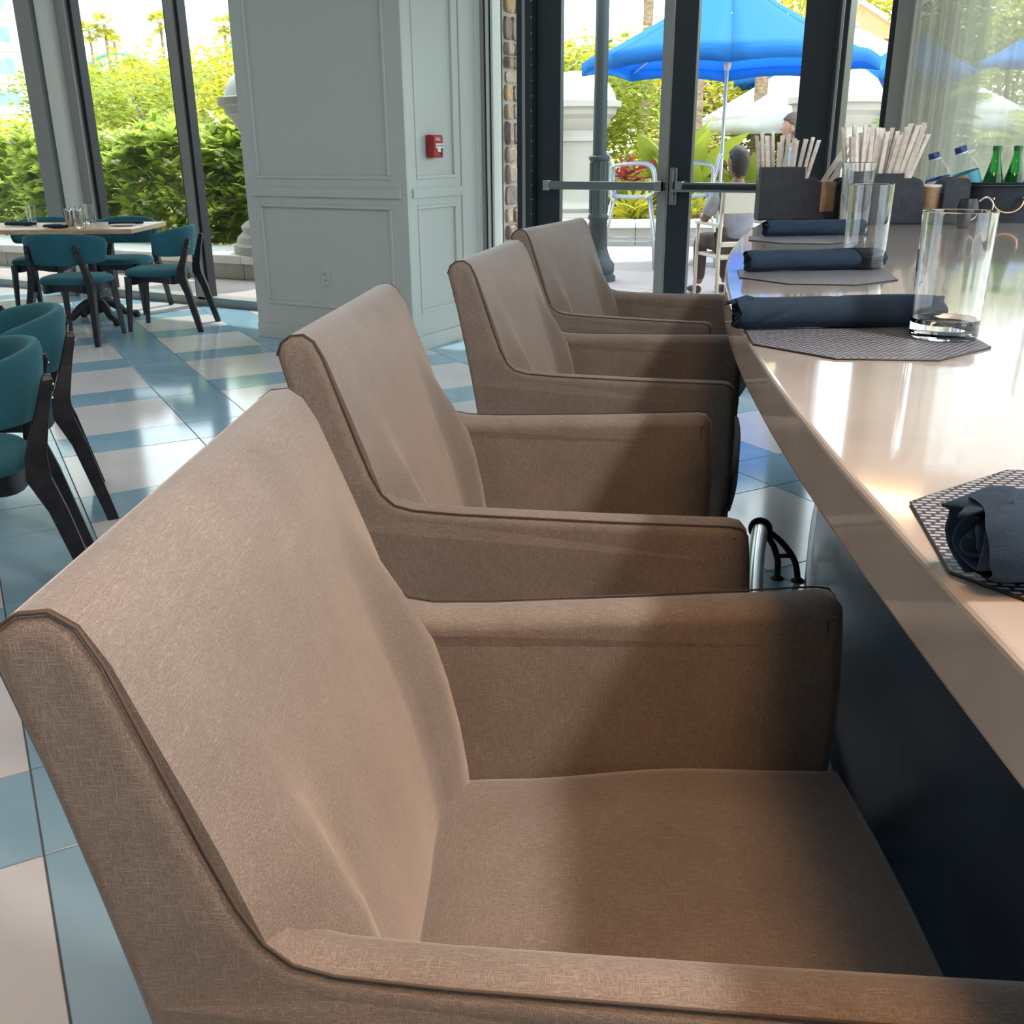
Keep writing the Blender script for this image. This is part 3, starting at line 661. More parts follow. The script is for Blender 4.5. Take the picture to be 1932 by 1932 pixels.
def straws(root_, cx_, cy_, n, x0, x1, y0, y1, lean, hgt, label, group, base=0, seed=0, topv=.02):
    rnd = random.Random(seed); mtx = Matrix.Translation((cx_, cy_, CT+.008)) @ rz(root_.rotation_euler.z)
    for k in range(n):
        u = (k+.5)/n + rnd.uniform(-.02, .02); x = x0+(x1-x0)*u; y = rnd.uniform(y0, y1)
        lx = lean(u)+rnd.uniform(-.03, .03); ly = rnd.uniform(-.05, .08)
        h = hgt+rnd.uniform(-topv, topv); w_ = rnd.uniform(.0052, .0074)
        mb = MB(); q = []
        for j, zz in enumerate((0, .25, .5, .75, .96, 1.0)):
            q.append(Vector((lx*h*zz, ly*h*zz, base+h*zz)))
        tw = rnd.uniform(-.6, .6); vs = []
        for j, p in enumerate(q):
            ww = w_*(1.25 if j in (0, 5) else 1.0); th_ = .0012 if j in (0, 5) else .0028
            c_, s_ = math.cos(tw), math.sin(tw)
            for sx, sy in ((-1, -1), (1, -1), (1, 1), (-1, 1)): 
                a_, b_ = sx*ww, sy*th_; vs.append(p+Vector((a_*c_-b_*s_, a_*s_+b_*c_, (rnd.uniform(-.002, .002) if j == 5 else 0))))
        fs = [(j*4+i, j*4+(i+1) % 4, (j+1)*4+(i+1) % 4, (j+1)*4+i) for j in range(5) for i in range(4)] + [(3, 2, 1, 0), (20, 21, 22, 23)]
        mb.add(vs, fs); o = mb.build('paper_straw', M['paper'], bevel=0); o.location = mtx @ Vector((x, y, 0)); o.rotation_euler = (0, 0, root_.rotation_euler.z)
        tag(o, label, 'straw', group)
straws(c1, -.928, 3.671, 18, g1[0]+.016, g1[1]-.012, -.045, .045, lambda u: -.12+.36*u*u, .268, 'white paper wrapped straw standing upright in the left black caddy', 'straws in the left caddy', seed=3)
straws(c1, -.928, 3.671, 5, g1[1]+.012, g1[1]+.04, -.04, .04, lambda u: .62, .225, 'white paper wrapped straw leaning far right out of the left black caddy', 'leaning straws in the left caddy', base=.02, seed=9, topv=.008)
straws(c2, -.588, 3.614, 36, g2[0]+.018, g2[1]-.012, -.045, .045, lambda u: -.14+.46*u, .285, 'white paper wrapped straw packed in the right black caddy', 'straws in the right caddy', seed=5)
# paper cup with napkins in the right caddy
mx = Matrix.Translation((-.588, 3.614, CT+.007)) @ rz(R(24))
cp = empty('paper_cup', mx @ Vector(((g2[2]+g2[3])/2+.003, -.02, 0)), 0, 'brown paper cup with a white rim in the right black caddy', 'cup')
MB().lathe([(.024, 0), (.030, .112), (.0295, .112), (.0235, .002)], 28).build('cup_wall', M['kraft'], cp, auto=40)
MB().lathe([(.029, .108), (.0315, .109), (.032, .114), (.030, .117), (.028, .112)], 28).build('cup_rim', M['white_pl'], cp, smooth=True)

# ---- beverage tub with bottles, pitcher
tub = empty('beverage_tub', (-.292, 3.879, CT+.0005), R(30), 'black oval tub of bottles with copper ring handles at the far bar end', 'tub')
def oval(a_, b_, n=40): return [(a_*math.copysign(abs(math.cos(2*PI*k/n))**.6, math.cos(2*PI*k/n)), b_*math.copysign(abs(math.sin(2*PI*k/n))**.6, math.sin(2*PI*k/n))) for k in range(n)]
def loft(levels, n=40, inner=True):
    vs = []; fs = []
    for (a_, b_, z_) in levels: vs += [(x, y, z_) for x, y in oval(a_, b_, n)]
    for i in range(len(levels)-1): fs += [(i*n+k, i*n+(k+1) % n, (i+1)*n+(k+1) % n, (i+1)*n+k) for k in range(n)]
    fs.append(tuple(range(n-1, -1, -1))); fs.append(tuple(range((len(levels)-1)*n, len(levels)*n))); return MB().add(vs, fs)
loft([(.155, .085, 0), (.172, .10, .10), (.180, .108, .118), (.184, .112, .128), (.178, .106, .128), (.166, .094, .10), (.15, .08, .012)]).build('tub_body', M['caddy'], tub, auto=40)
MB().tube([(x, y, .118) for x, y in oval(.184, .112)]+[(.184, 0, .118)], .004, 6).build('rim_band', M['frame'], tub, smooth=True)
for xx in (-.05,):
    rg = MB().tube([(xx+.052*math.cos(a), -.108-.008*abs(math.sin(a)), .075+.042*math.sin(a)) for a in [PI*1.0+PI*k/16 for k in range(17)]], .0035, 8).build('ring_handle', M['copper'], tub, smooth=True)
    for q in (-1, 1): MB().lathe([(.006, 0), (.006, .006)], 12, (xx+q*.05, -.108, .075)).build('ring_boss', M['steel'], rg)
tubm = Matrix.Translation((-.292, 3.879, CT)) @ rz(R(30))
def bottle_green(lx, ly, label):
    b = empty('green_bottle', tubm @ Vector((lx, ly, .013)), 0, label, 'bottle', 'green glass bottles in the tub')
    MB().lathe([(.026, 0), (.031, .004), (.032, .10), (.030, .125), (.020, .165), (.0135, .195), (.0125, .222), (.0135, .223), (.0135, .228), (.0115, .229)], 28).build('bottle_body', M['green_glass'], b, auto=45)
    MB().lathe([(.0145, .212), (.0148, .2275), (.012, .2285)], 20).build('neck_foil', M['label_green'] if 'label_green' in M else M['green_glass'], b, auto=45)
M['label_green'] = mat('green_foil', (.03, .16, .06), .35)
bottle_green(-.060, .0, 'green glass bottle in the tub, left of the two')
bottle_green(.010, .0, 'green glass bottle in the tub at the right edge of the picture')
def bottle_clear(px_, tilt, az, label, lab, seed):
    b = empty('water_bottle', px_, 0, label, 'bottle', 'clear water bottles at the far end of the bar', rot=(0, tilt, az)); b.scale = (1.35, 1.35, 1.04)
    MB().lathe([(.020, 0), (.030, .006), (.031, .03), (.028, .036), (.031, .042), (.031, .13), (.028, .148), (.016, .178), (.0125, .186), (.0125, .192)], 28).build('bottle_body', M['pet'], b, auto=45)
    MB().lathe([(.0275, .01), (.0278, .118), (.0, .118)], 24, caps=True).build('water', M['pet'], b, auto=45)
    MB().lathe([(.0145, .188), (.0145, .206), (.0135, .208)], 20).build('cap', M['cap_blue'], b, auto=45)
    MB().lathe([(.0150, .186), (.0150, .190)], 20).build('neck_ring', M['white_pl'], b)
    lb = MB(); lb.lathe([(.0316, .075), (.0316, .125)], 28, caps=False); o = lb.build('label', M[lab], b, auto=45)
    vs = MB(); vs.add([(.032*math.cos(a), .032*math.sin(a), z) for a in [R(200+8*k) for k in range(9)] for z in (.078, .122)], [(2*i, 2*i+2, 2*i+3, 2*i+1) for i in range(8)]); vs.build('label_panel', M['label_white'] if seed == 1 else M['label_tan'], o)
    return b
bottle_clear((-.492, 3.905, CT+.012), R(-16), R(22), 'clear water bottle with a blue label leaning left beside the tub', 'label_blue', 1)
bottle_clear(tubm @ Vector((-.112, .0, .035)), R(-19), R(22), 'clear water bottle with a tan and teal label leaning left in the tub', 'label_teal', 2)
pt = empty('metal_pitcher', (-.371, 3.486, CT+.0005), R(20), 'small dark metal pitcher with a looped steel handle before the tub', 'pitcher')
MB().lathe([(.026, 0), (.030, .003), (.034, .03), (.030, .07), (.024, .088), (.0225, .088), (.028, .07), (.031, .03), (.026, .006)], 28).build('pitcher_body', M['frame'], pt, auto=45)
MB().tube(spline([(.028, 0, .078), (.052, 0, .092), (.072, 0, .07), (.062, 0, .035), (.034, 0, .022)], 6), .0035, 8).build('handle', M['steel'], pt, smooth=True)

# ================================================================ DINING TABLE AND TEAL CHAIRS
TU = Vector((math.cos(YAW), math.sin(YAW), 0)); TV = Vector((-math.sin(YAW), math.cos(YAW), 0)); TK = Vector((-6.29, 5.17, 0))
def on_table(u, v, z=.752): p = TK + TU*u + TV*v; return Vector((p.x, p.y, z))
def apron_table(label, k, L_=2.0, D_=.80, name='dining_table'):
    t = empty(name, k + TU*(-L_/2) + TV*(D_/2), YAW, label, 'table')
    MB().box(-L_/2, L_/2, -D_/2, D_/2, .715, .75).build('tabletop', M['oak'], t, bevel=.004)
    for s in (-1, 1):
        pole = MB().tube([(s*.50, 0, .10), (s*.50, 0, .70)], .032, 20).build('pole', M['castiron'], t, auto=50)
        MB().box(s*.50-.15, s*.50+.15, -.15, .15, .698, .715).build('mounting_plate', M['castiron'], t)
        for q in range(4):
            a_ = R(45+90*q); mb = MB()
            def P(r_, z_): return (s*.50+r_*math.cos(a_), r_*math.sin(a_), z_)
            mb.tube(spline([P(.015, .15), P(.08, .155), P(.15, .115), P(.21, .062), P(.27, .045), P(.315, .03)], 5), [.034+.0*k for k in range(10)]+[.034-.0011*k for k in range(11)]+[.022]*5, 8)
            mb.lathe([(.02, 0), (.026, .012), (.03, .03), (.022, .05), (.008, .058)], 12, P(.31, 0))
            mb.lathe([(.006, 0), (.014, .014), (.008, .028)], 8, P(.20, .085))
            mb.build('claw_foot', M['castiron'], t, smooth=True)
        MB().lathe([(.03, .07), (.055, .08), (.06, .12), (.045, .16), (.036, .19)], 20, (s*.50, 0, 0)).build('hub', M['castiron'], t, smooth=True)
    return t
apron_table('oak topped dining table with cast iron claw feet by the left window', TK)

def teal_chair():
    root = empty('dining_chair')
    # seat cushion
    def sc(u, v):
        th = 2*PI*u; c_, s_ = math.cos(th), math.sin(th)
        rx, ry = (.245 if c_ > 0 else .215), .243
        ex = 2/2.7; X = rx*math.copysign(abs(c_)**ex, c_); Y = ry*math.copysign(abs(s_)**ex, s_)
        if c_ < 0: Y *= 1-.10*abs(c_)
        lv = [(0, .468), (.45, .467), (.8, .461), (.93, .452), (1.0, .436), (1.0, .424), (.985, .412), (.0, .412)][min(7, int(round(v*7)))]
        return (X*lv[0], Y*lv[0], lv[1])
    MB().grid(sc, 40, 7).build('seat', M['teal'], root, smooth=True)
    # wooden seat frame
    def ring(s_):
        return [(s_*(.225 if math.cos(a) > 0 else .205)*math.copysign(abs(math.cos(a))**.75, math.cos(a)), s_*.222*math.copysign(abs(math.sin(a))**.75, math.sin(a))) for a in [2*PI*k/32 for k in range(32)]]
    o1, o2 = ring(1), ring(.88); vs = []; 
    for q in (o1, o2):
        for (x, y) in q: vs.append((x, y, .412)); vs.append((x, y, .36+.012*math.cos(math.atan2(y, x)*4)))
    n = 32; fs = []
    for i in range(n):
        j = (i+1) % n; a0, a1, b0, b1 = 2*i, 2*j, 2*n+2*i, 2*n+2*j
        fs += [(a0, a1, a1+1, a0+1), (b0, b0+1, b1+1, b1), (a0+1, a1+1, b1+1, b0+1), (a0, b0, b1, a1)]
    MB().add(vs, fs).build('seat_frame', M['blackwood'], root, auto=40)
    # curved back band
    NA, NP = 36, 20; vs = []; amax = R(78)
    for i in range(NA+1):
        t = -1+2*i/NA; a_ = PI + amax*t; e = abs(t)
        ca_, sa_ = math.cos(a_), math.sin(a_)
        zt = .770-.050*e**2.2; zb = .548+.018*e**2; hz = (zt-zb)/2; zc = (zt+zb)/2
        rnd_ = 1-.0*e; endk = math.sqrt(max(0, 1-max(0, (e-.86)/.14)**2)) if e > .86 else 1
        for k in range(NP):
            ph = 2*PI*k/NP; cc, ss = math.cos(ph), math.sin(ph)
            off = .024*math.copysign(abs(cc)**.7, cc)*(0.35+.65*endk); dz = hz*math.copysign(abs(ss)**.45, ss)*(.72+.28*endk)
            rx, ry = .262+off+.030*(dz/hz if hz else 0)*.5, .282+off+.012*(dz/hz)
            vs.append((-.0+rx*ca_, ry*sa_, zc+dz))
    fs = [(i*NP+k, i*NP+(k+1) % NP, (i+1)*NP+(k+1) % NP, (i+1)*NP+k) for i in range(NA) for k in range(NP)] + [tuple(range(NP)), tuple(range(NA*NP, NA*NP+NP))]
    MB().add(vs, fs).build('backrest', M['teal'], root, smooth=True)
    for s in (-1, 1):
        # rear leg carries on upward as the back post
        pts = [(-.335, .245, 0, .016, .020), (-.262, .222, .30, .022, .026), (-.225, .208, .40, .024, .034), (-.228, .198, .47, .022, .030), (-.262, .182, .58, .017, .020), (-.292, .172, .68, .014, .016), (-.294, .170, .695, .010, .010)]
        vs = []
        for (x, y, z, hy, hx) in pts: vs += [(x-hx, s*y-hy, z), (x+hx, s*y-hy, z), (x+hx, s*y+hy, z), (x-hx, s*y+hy, z)]
        n = len(pts); fs = [(j*4+i, j*4+(i+1) % 4, (j+1)*4+(i+1) % 4, (j+1)*4+i) for j in range(n-1) for i in range(4)] + [(3, 2, 1, 0), (4*n-4, 4*n-3, 4*n-2, 4*n-1)]
        lg = MB().add(vs, fs).build('rear_leg', M['blackwood'], root, bevel=.003)
        for z_, x_ in ((.665, -.306), (.625, -.298)): MB().lathe([(.004, 0), (.004, .003)], 8, mtx=Matrix.Translation((x_, s*.172, z_)) @ Matrix.Rotation(-PI/2, 4, 'Y')).build('bolt', M['steel'], lg)
        MB().bar((.185, s*.185, .41), (.215, s*.205, 0), .044, .026).build('front_leg', M['blackwood'], root, bevel=.003)
    return root
TC = teal_chair(); remember(TC)
spots = [(-6.37, 4.69, R(118), 'teal upholstered chair, its curved back to the viewer, near side of the oak table'),
         (-6.22, 5.33, R(211), 'teal upholstered chair at the right hand end of the oak table, by the white pier'),
         (-7.16, 5.765, R(-60), 'teal upholstered chair on the window side of the oak table, its back above the tabletop'),
         (-7.75, 5.44, R(-58), 'teal upholstered chair on the window side, half hidden behind the chair at the left edge'),
         (-3.43, 2.09, R(237), 'teal upholstered chair at the left edge, farther of the two close ones'),
         (-2.88, 1.60, R(236), 'teal upholstered chair at the left edge, nearest of all teal chairs')]
for i, (x, y, a, lb) in enumerate(spots):
    c = TC if i == 0 else copy_tree(TC)
    c.location = (x, y, 0); c.rotation_euler = (0, 0, a); tag(c, lb, 'chair', 'teal dining chairs')

# things on the dining table
tumbler('water_glass', *on_table(-.12-.85, .52), .145, .030, .040, 'clear glass beside the napkin at the far left of the oak table', 'clear glasses on the oak table')
tumbler('water_glass', *on_table(-.42, .12), .16, .035, .038, 'clear glass standing nearest the two steel shakers on the oak table', 'clear glasses on the oak table')
tumbler('water_glass', *on_table(-.55, .62), .15, .032, .036, 'clear glass by the blue napkin near the back of the oak table', 'clear glasses on the oak table')
for k, (u_, v_, lb) in enumerate(((-.60, .35, 'polished steel shaker on the oak table, left one of the pair'), (-.53, .37, 'polished steel shaker on the oak table, right one of the pair'))):
    s_ = empty('steel_shaker', on_table(u_, v_, .7505), 0, lb, 'shaker', 'steel shakers on the oak table')
    MB().lathe([(.028, 0), (.030, .004), (.030, .118), (.0, .118)], 24).build('shaker_body', M['steel'], s_, auto=40)
    MB().lathe([(.031, .110), (.031, .122), (.026, .130), (.0, .131)], 24).build('shaker_cap', M['steel'], s_, auto=40)
for k, (u_, v_, lb) in enumerate(((-.17, .30, 'small white oblong plate at the near right corner of the oak table'), (-.30, .62, 'small white oblong plate at the back of the oak table'))):
    pl = MB(); n = 28
    lev = [(.045, .030, 0), (.085, .045, .004), (.098, .056, .014), (.095, .053, .014), (.082, .042, .007), (.0, .0, .006)]
    vs = []; fs = []
    for (a_, b_, z_) in lev: vs += [(a_*math.cos(2*PI*q/n), b_*math.sin(2*PI*q/n), z_) for q in range(n)]
    for i in range(len(lev)-1): fs += [(i*n+q, i*n+(q+1) % n, (i+1)*n+(q+1) % n, (i+1)*n+q) for q in range(n)]
    fs.append(tuple(range(n-1, -1, -1)))
    o = pl.add(vs, fs).build('plate', M['white_pl'], smooth=True); o.location = on_table(u_, v_, .7505); o.rotation_euler = (0, 0, YAW); tag(o, lb, 'plate', 'white plates on the oak table')
def fold_napkin(u_, v_, a_, ln, lb):
    o = empty('napkin', on_table(u_, v_, .7508), a_, lb, 'napkin', 'loosely rolled navy napkins on the oak table')
    def f(p, q):
        x = (p-.5)*ln; th = 2*PI*q; r_ = .020*(1-.35*abs(2*p-1)**2)*(1+.25*noise.noise(Vector((x*30, q*3, u_*9))))
        return (x, r_*math.cos(th)*1.3, .016+.8*r_*math.sin(th))
    MB().grid(f, 24, 16).build('cloth', M['navy_cloth'], o, smooth=True)
fold_napkin(-.20, .45, YAW+R(12), .26, 'navy napkin between the two white plates on the oak table')
fold_napkin(-.62, .13, YAW+R(-14), .20, 'navy napkin in front of the steel shakers on the oak table')
fold_napkin(-1.02, .42, YAW, .24, 'navy napkin lying at the far left of the oak table')
fold_napkin(-.62, .70, YAW+R(80), .17, 'bright blue edged navy napkin behind the steel shakers')

# ================================================================ OUTSIDE
gr = tag(MB().box(-150, 120, WY+.06, 220, -.4, -.022).build('garden_ground', M['soil']), kind='structure')
# patio of large scored slabs
pat = tag(MB().box(-16, 14, WY+.08, 15.5, -.021, -.010).build('patio', M['mortar']), kind='structure')
slabs = []
for i in range(-13, 12):
    for j in range(7):
        x0, y0 = i*1.22, WY+.10+j*1.30; slabs.append((x0, y0))
slab_me = MB().box(.004, 1.216, .004, 1.296, -.012, -.002).mesh('slab', M['paver'])
for x0, y0 in slabs:
    o = bpy.data.objects.new('paving_slab', slab_me); COL.objects.link(o); o.location = (x0, y0, 0); o.parent = pat
tag(MB().box(-13, 6, WY+.02, WY+1.35, 3.12, 3.22).build('ceiling_eave', M['ceil']), kind='structure')

# stone clad pier seen through the sidelight
sp_ = tag(MB().box(-4.9, -3.80, WY+.10, 7.12, 0, 3.2).build('wall_stone_pier', M['mortar']), kind='structure')
rs = random.Random(11)
for face in ('x', 'y', 'e'):
    z = .01
    while z < 3.15:
        h = rs.choice((.09, .12, .15, .17)); a = WY+.11 if face in 'x' else -4.88; a1 = 7.11 if face == 'x' else -3.80
        if face == 'e': break
        while a < a1-.03:
            w_ = min(rs.uniform(.09, .24), a1-a); 
            if a1-a-w_ < .05: w_ = a1-a
            cx_, cz_ = a+w_/2, z+h/2; nn = 8; pts = []
            for (ux, uz) in ((1, .6), (.75, 1), (-.75, 1), (-1, .6), (-1, -.6), (-.75, -1), (.75, -1), (1, -.6)): pts.append(((w_/2-.005)*(ux+rs.uniform(-.12, .0)*(1 if ux > 0 else -1)), (h/2-.005)*(uz+rs.uniform(-.14, .0)*(1 if uz > 0 else -1))))
            d = rs.uniform(.018, .042); tl = rs.uniform(-.008, .008); mb = MB(); n = len(pts)
            if face == 'x': vs = [(-.01, p, q) for p, q in pts] + [(d*.75, p*.95, q*.95) for p, q in pts] + [(d+tl*(1 if p > 0 else -1), p*.72, q*.68) for p, q in pts]
            else: vs = [(p, -.01, q) for p, q in pts] + [(p*.95, d*.75, q*.95) for p, q in pts] + [(p*.72, d, q*.68) for p, q in pts]
            fs = [(i+l*n, (i+1) % n+l*n, (i+1) % n+(l+1)*n, i+(l+1)*n) for l in (0, 1) for i in range(n)] + [tuple(range(2*n, 3*n))]
            o = mb.add(vs, fs).build('stone', M['stone%d' % rs.randrange(5)], sp_)
            o.location = (-3.80, cx_, cz_) if face == 'x' else (cx_, 7.12, cz_)
            a += w_
        z += h

# classical pedestals and low planter walls
def pedestal(x, y, z, sc, label, top=True):
    root = empty('pedestal', (x, y, z), 0, label, 'pedestal', 'domed stucco pedestals round the patio')
    def P(name, prof, mk='stucco', seg=40): MB().lathe([(r_*sc, z_*sc) for r_, z_ in prof], seg).build(name, M[mk], root, auto=30)
    P('plinth', [(.66, 0), (.66, .10), (.62, .13), (.60, .20), (.53, .26), (.55, .32), (.50, .37), (.44, .40)])
    P('shaft', [(.44, .40), (.415, .46), (.41, 1.20), (.43, 1.24)])
    P('necking', [(.43, 1.24), (.46, 1.26), (.46, 1.30), (.43, 1.32), (.43, 1.40), (.50, 1.48), (.53, 1.56)])
    P('cornice', [(.53, 1.56), (.60, 1.62), (.62, 1.70), (.68, 1.72), (.68, 1.80), (.64, 1.81)])
    P('dome_cap', [(.60, 1.80), (.58, 1.90), (.50, 2.03), (.34, 2.14), (.16, 2.20), (.02, 2.22)], 'stucco_w')
    return root
pedestal(-7.02, 14.02, .12, 1.0, 'cream domed pedestal seen through the left door behind the lamp post')
pedestal(-3.50, 15.20, .12, 1.0, 'cream domed pedestal right of the double doors, behind the straws')
pedestal(-7.66, 8.34, .25, .86, 'cream domed pedestal partly hidden by the white panelled pier')
def planter(name, pts, wd, h, label):
    root = empty(name, (pts[0][0], pts[0][1], 0), 0, label, 'planter'); o0 = Vector((pts[0][0], pts[0][1], 0))
    for (a, b) in zip(pts[:-1], pts[1:]):
        A, B = Vector((*a, 0))-o0, Vector((*b, 0))-o0; d = (B-A); n = max(1, int(d.length/.6)); ang = math.atan2(d.y, d.x)
        for k in range(n):
            m_ = Matrix.Translation(A + d*(k/n)) @ rz(ang); ln = d.length/n
            MB().box(.004, ln-.004, 0, .30, 0, h-.09, m_).build('wall_block', M['stucco'], root, bevel=.004)
            MB().box(.003, ln-.003, -.045, wd, h-.088, h, m_).build('coping', M['stucco_w'], root, bevel=.012)
    return root
planter('low_planter', [(-14.5, 7.30), (-6.0, 7.95)], .95, .25, 'low white planter wall with pale coping outside the left windows')
planter('low_planter', [(-9.6, 11.9), (-6.2, 12.85), (-1.5, 15.1), (3.5, 15.6)], .55, .32, 'low cream planter wall with pale coping beyond the patio chairs')

# lamp post
lp = empty('lamp_post', (-4.43, 9.40, 0), 0, 'dark green cast iron lamp post just outside the left door', 'lamp post')
LP_ = lambda n, prof, seg=20: MB().lathe(prof, seg).build(n, M['lamp_green'], lp, auto=40)
LP_('base', [(.19, 0), (.19, .05), (.165, .07), (.175, .10), (.175, .17), (.135, .22), (.115, .27), (.10, .32)], 16)
LP_('lower_shaft', [(.098, .32), (.092, .60), (.104, .615), (.104, .64), (.090, .66), (.088, 1.16), (.105, 1.18), (.105, 1.205), (.085, 1.22)])
LP_('upper_shaft', [(.068, 1.20), (.062, 3.4), (.055, 4.2)])
for k in range(12):
    a = 2*PI*k/12; MB().tube([(.088*math.cos(a), .088*math.sin(a), .67), (.087*math.cos(a), .087*math.sin(a), 1.15)], .009, 6).build('flute', M['lamp_green'], lp)

# umbrellas
def parasol(x, y, half, zr_, zp, rot, label, pole=True, mk='umb', grp='blue patio umbrellas'):
    root = empty('patio_umbrella', (x, y, 0), rot, label, 'umbrella', grp)
    nS = 8 if mk == 'umb' else 4
    tip = [Vector((half*math.cos(2*PI*k/nS+PI/nS), half*math.sin(2*PI*k/nS+PI/nS), zr_)) for k in range(nS)]; ap = Vector((0, 0, zp))
    for k in range(nS):
        a, b = tip[k], tip[(k+1) % nS]
        def f(u, v): 
            e = a.lerp(b, v); q = ap.lerp(e, u)
            if mk != 'umb': return tuple(q)
            sag = -.05*half*(math.sin(PI*u)*.9)*(1-.55*math.sin(PI*v)) - .04*half*math.sin(PI*v)*u*(-1 if mk != 'umb' else 1)
            return (q.x, q.y, q.z+sag*.6+ (.03*half*math.sin(PI*v)*u))
        MB().grid(f, 8, 6).build('canopy_panel', M[mk], root, smooth=True, solid=.004)
        vl = MB().grid(lambda u, v: tuple(a.lerp(b, v)*(1.0+.0*u) + Vector((0, 0, -.13*u*(half/1.6)+(.03*half*math.sin(PI*v) if mk == 'umb' else 0)))), 1, 6).build('valance', M[mk], root, smooth=True, solid=.004)
        if pole:
            MB().tube([tuple(ap.lerp(a*.995, t_)+Vector((0, 0, -.045-.03*half*math.sin(PI*t_)*.9))) for t_ in [q_/8 for q_ in range(9)]], .010, 6).build('rib', M['alu'], root, smooth=True)
            md = ap.lerp(a, .5); MB().tube([(0, 0, zr_-.02), (md.x, md.y, md.z-.04)], .009, 6).build('strut', M['alu'], root, smooth=True)
    if pole:
        MB().tube([(0, 0, .02), (0, 0, zp)], .021, 14).build('pole', M['alu'], root, auto=40)
        MB().lathe([(.028, zr_-.10), (.045, zr_-.05), (.05, zr_), (.03, zr_+.04)], 16).build('hub', M['alu'], root, smooth=True)
        MB().lathe([(.30, 0), (.30, .05), (.05, .09), (.03, .30)], 24).build('base', M['alu'], root, auto=40)
        MB().lathe([(.03, zp-.02), (.04, zp+.03), (.01, zp+.07)], 12).build('finial', M['alu'], root, smooth=True)
    return root
parasol(-3.84, 11.37, 1.60, 2.17, 3.0, R(42), 'large blue patio umbrella shading the seated people beyond the doors')
parasol(-5.15, 20.4, 1.55, 2.45, 3.1, R(10), 'small distant blue umbrella just right of the right door frame')
parasol(-2.90, 17.4, 1.05, 2.28, 2.9, R(5), 'small distant blue umbrella at the left edge of the curtain')
parasol(-1.35, 19.0, .9, 2.5, 3.0, R(25), 'distant blue umbrella seen through the sheer curtain')
parasol(-4.0, 18.2, 2.95, 1.70, 3.1, R(34), 'white canvas canopy behind the seated people', mk='canvas_w', grp='white canopies')
# tiled kiosk roof, far
kr = empty('tiled_roof', (-6.9, 31, 0), R(25), 'small orange tiled roof beyond the garden, right of the doors', 'roof')
for k in range(4): 
    a0, a1 = PI/4+k*PI/2, PI/4+(k+1)*PI/2; MB().add([(1.9*math.cos(a0), 1.9*math.sin(a0), 3.9), (1.9*math.cos(a1), 1.9*math.sin(a1), 3.9), (.2*math.cos(a1), .2*math.sin(a1), 4.9), (.2*math.cos(a0), .2*math.sin(a0), 4.9)], [(0, 1, 2, 3)]).build('roof_slope', M['terracotta'], kr, solid=.08)
    MB().tube([(1.9*math.cos(a0), 1.9*math.sin(a0), 3.95), (.2*math.cos(a0), .2*math.sin(a0), 4.95)], .08, 8).build('ridge', M['stucco_w'], kr)
    MB().tube([(1.5*math.cos(a0), 1.5*math.sin(a0), 0), (1.5*math.cos(a0), 1.5*math.sin(a0), 3.9)], .10, 10).build('post', M['stucco_w'], kr)

# patio bar chairs
def patio_chair(x, y, a, label):
    r = empty('patio_chair', (x, y, 0), a, label, 'chair', 'tall aluminium patio chairs')
    for s in (-1, 1):
        yy = s*.27
        MB().tube(spline([(-.20, yy, .72), (-.24, yy, .80), (-.25, yy, 1.02), (-.20, yy, 1.10), (.10, yy, 1.12), (.20, yy, 1.07), (.23, yy, .95), (.22, yy, .82), (.14, yy, .76)], 5), .016, 8).build('arm_loop', M['alu'], r, smooth=True)
        MB().tube([(-.22, yy*.9, .76), (-.30, yy, .40), (-.33, yy*1.02, 0)], .014, 8).build('leg', M['alu'], r, smooth=True)
        MB().tube([(.18, yy*.9, .76), (.24, yy, .40), (.27, yy*1.02, 0)], .014, 8).build('leg', M['alu'], r, smooth=True)
        MB().tube([(-.29, yy, .30), (.25, yy, .30)], .010, 6).build('side_rail', M['alu'], r, smooth=True)
    MB().tube([(.25, -.27, .30), (.25, .27, .30)], .010, 6).build('foot_rest', M['alu'], r, smooth=True)
    MB().grid(lambda u, v: (-.22+.42*u, -.25+.5*v, .765+.015*abs(2*u-1)**2), 6, 6).build('seat', M['mesh_g'], r, smooth=True, solid=.02)
    MB().grid(lambda u, v: (-.24-.10*u, -.25+.5*v, .80+.40*u), 6, 6).build('back_sling', M['mesh_g'], r, smooth=True, solid=.015)
    MB().tube(spline([(-.22, -.26, .76), (-.30, -.26, 1.15), (-.34, -.20, 1.23), (-.34, .20, 1.23), (-.30, .26, 1.15), (-.22, .26, .76)], 5), .015, 8).build('back_frame', M['alu'], r, smooth=True)
    return r
patio_chair(-4.62, 10.72, R(20), 'tall aluminium patio chair left of the door meeting stiles')
patio_chair(-4.12, 11.15, R(200), 'tall aluminium patio chair right of the door meeting stiles, under the umbrella')
pt_ = empty('patio_table', (-3.72, 11.75, 0), 0, 'small round patio table with thin metal legs behind the right patio chair', 'table')
MB().lathe([(.0, .70), (.38, .70), (.40, .715), (.38, .73), (0, .73)], 32).build('tabletop', M['alu'], pt_, auto=40)
for k in range(3): a = R(30+120*k); MB().tube(spline([(.05*math.cos(a), .05*math.sin(a), .70), (.16*math.cos(a), .16*math.sin(a), .35), (.34*math.cos(a), .34*math.sin(a), .0)], 5), .013, 8).build('leg', M['alu'], pt_, smooth=True)

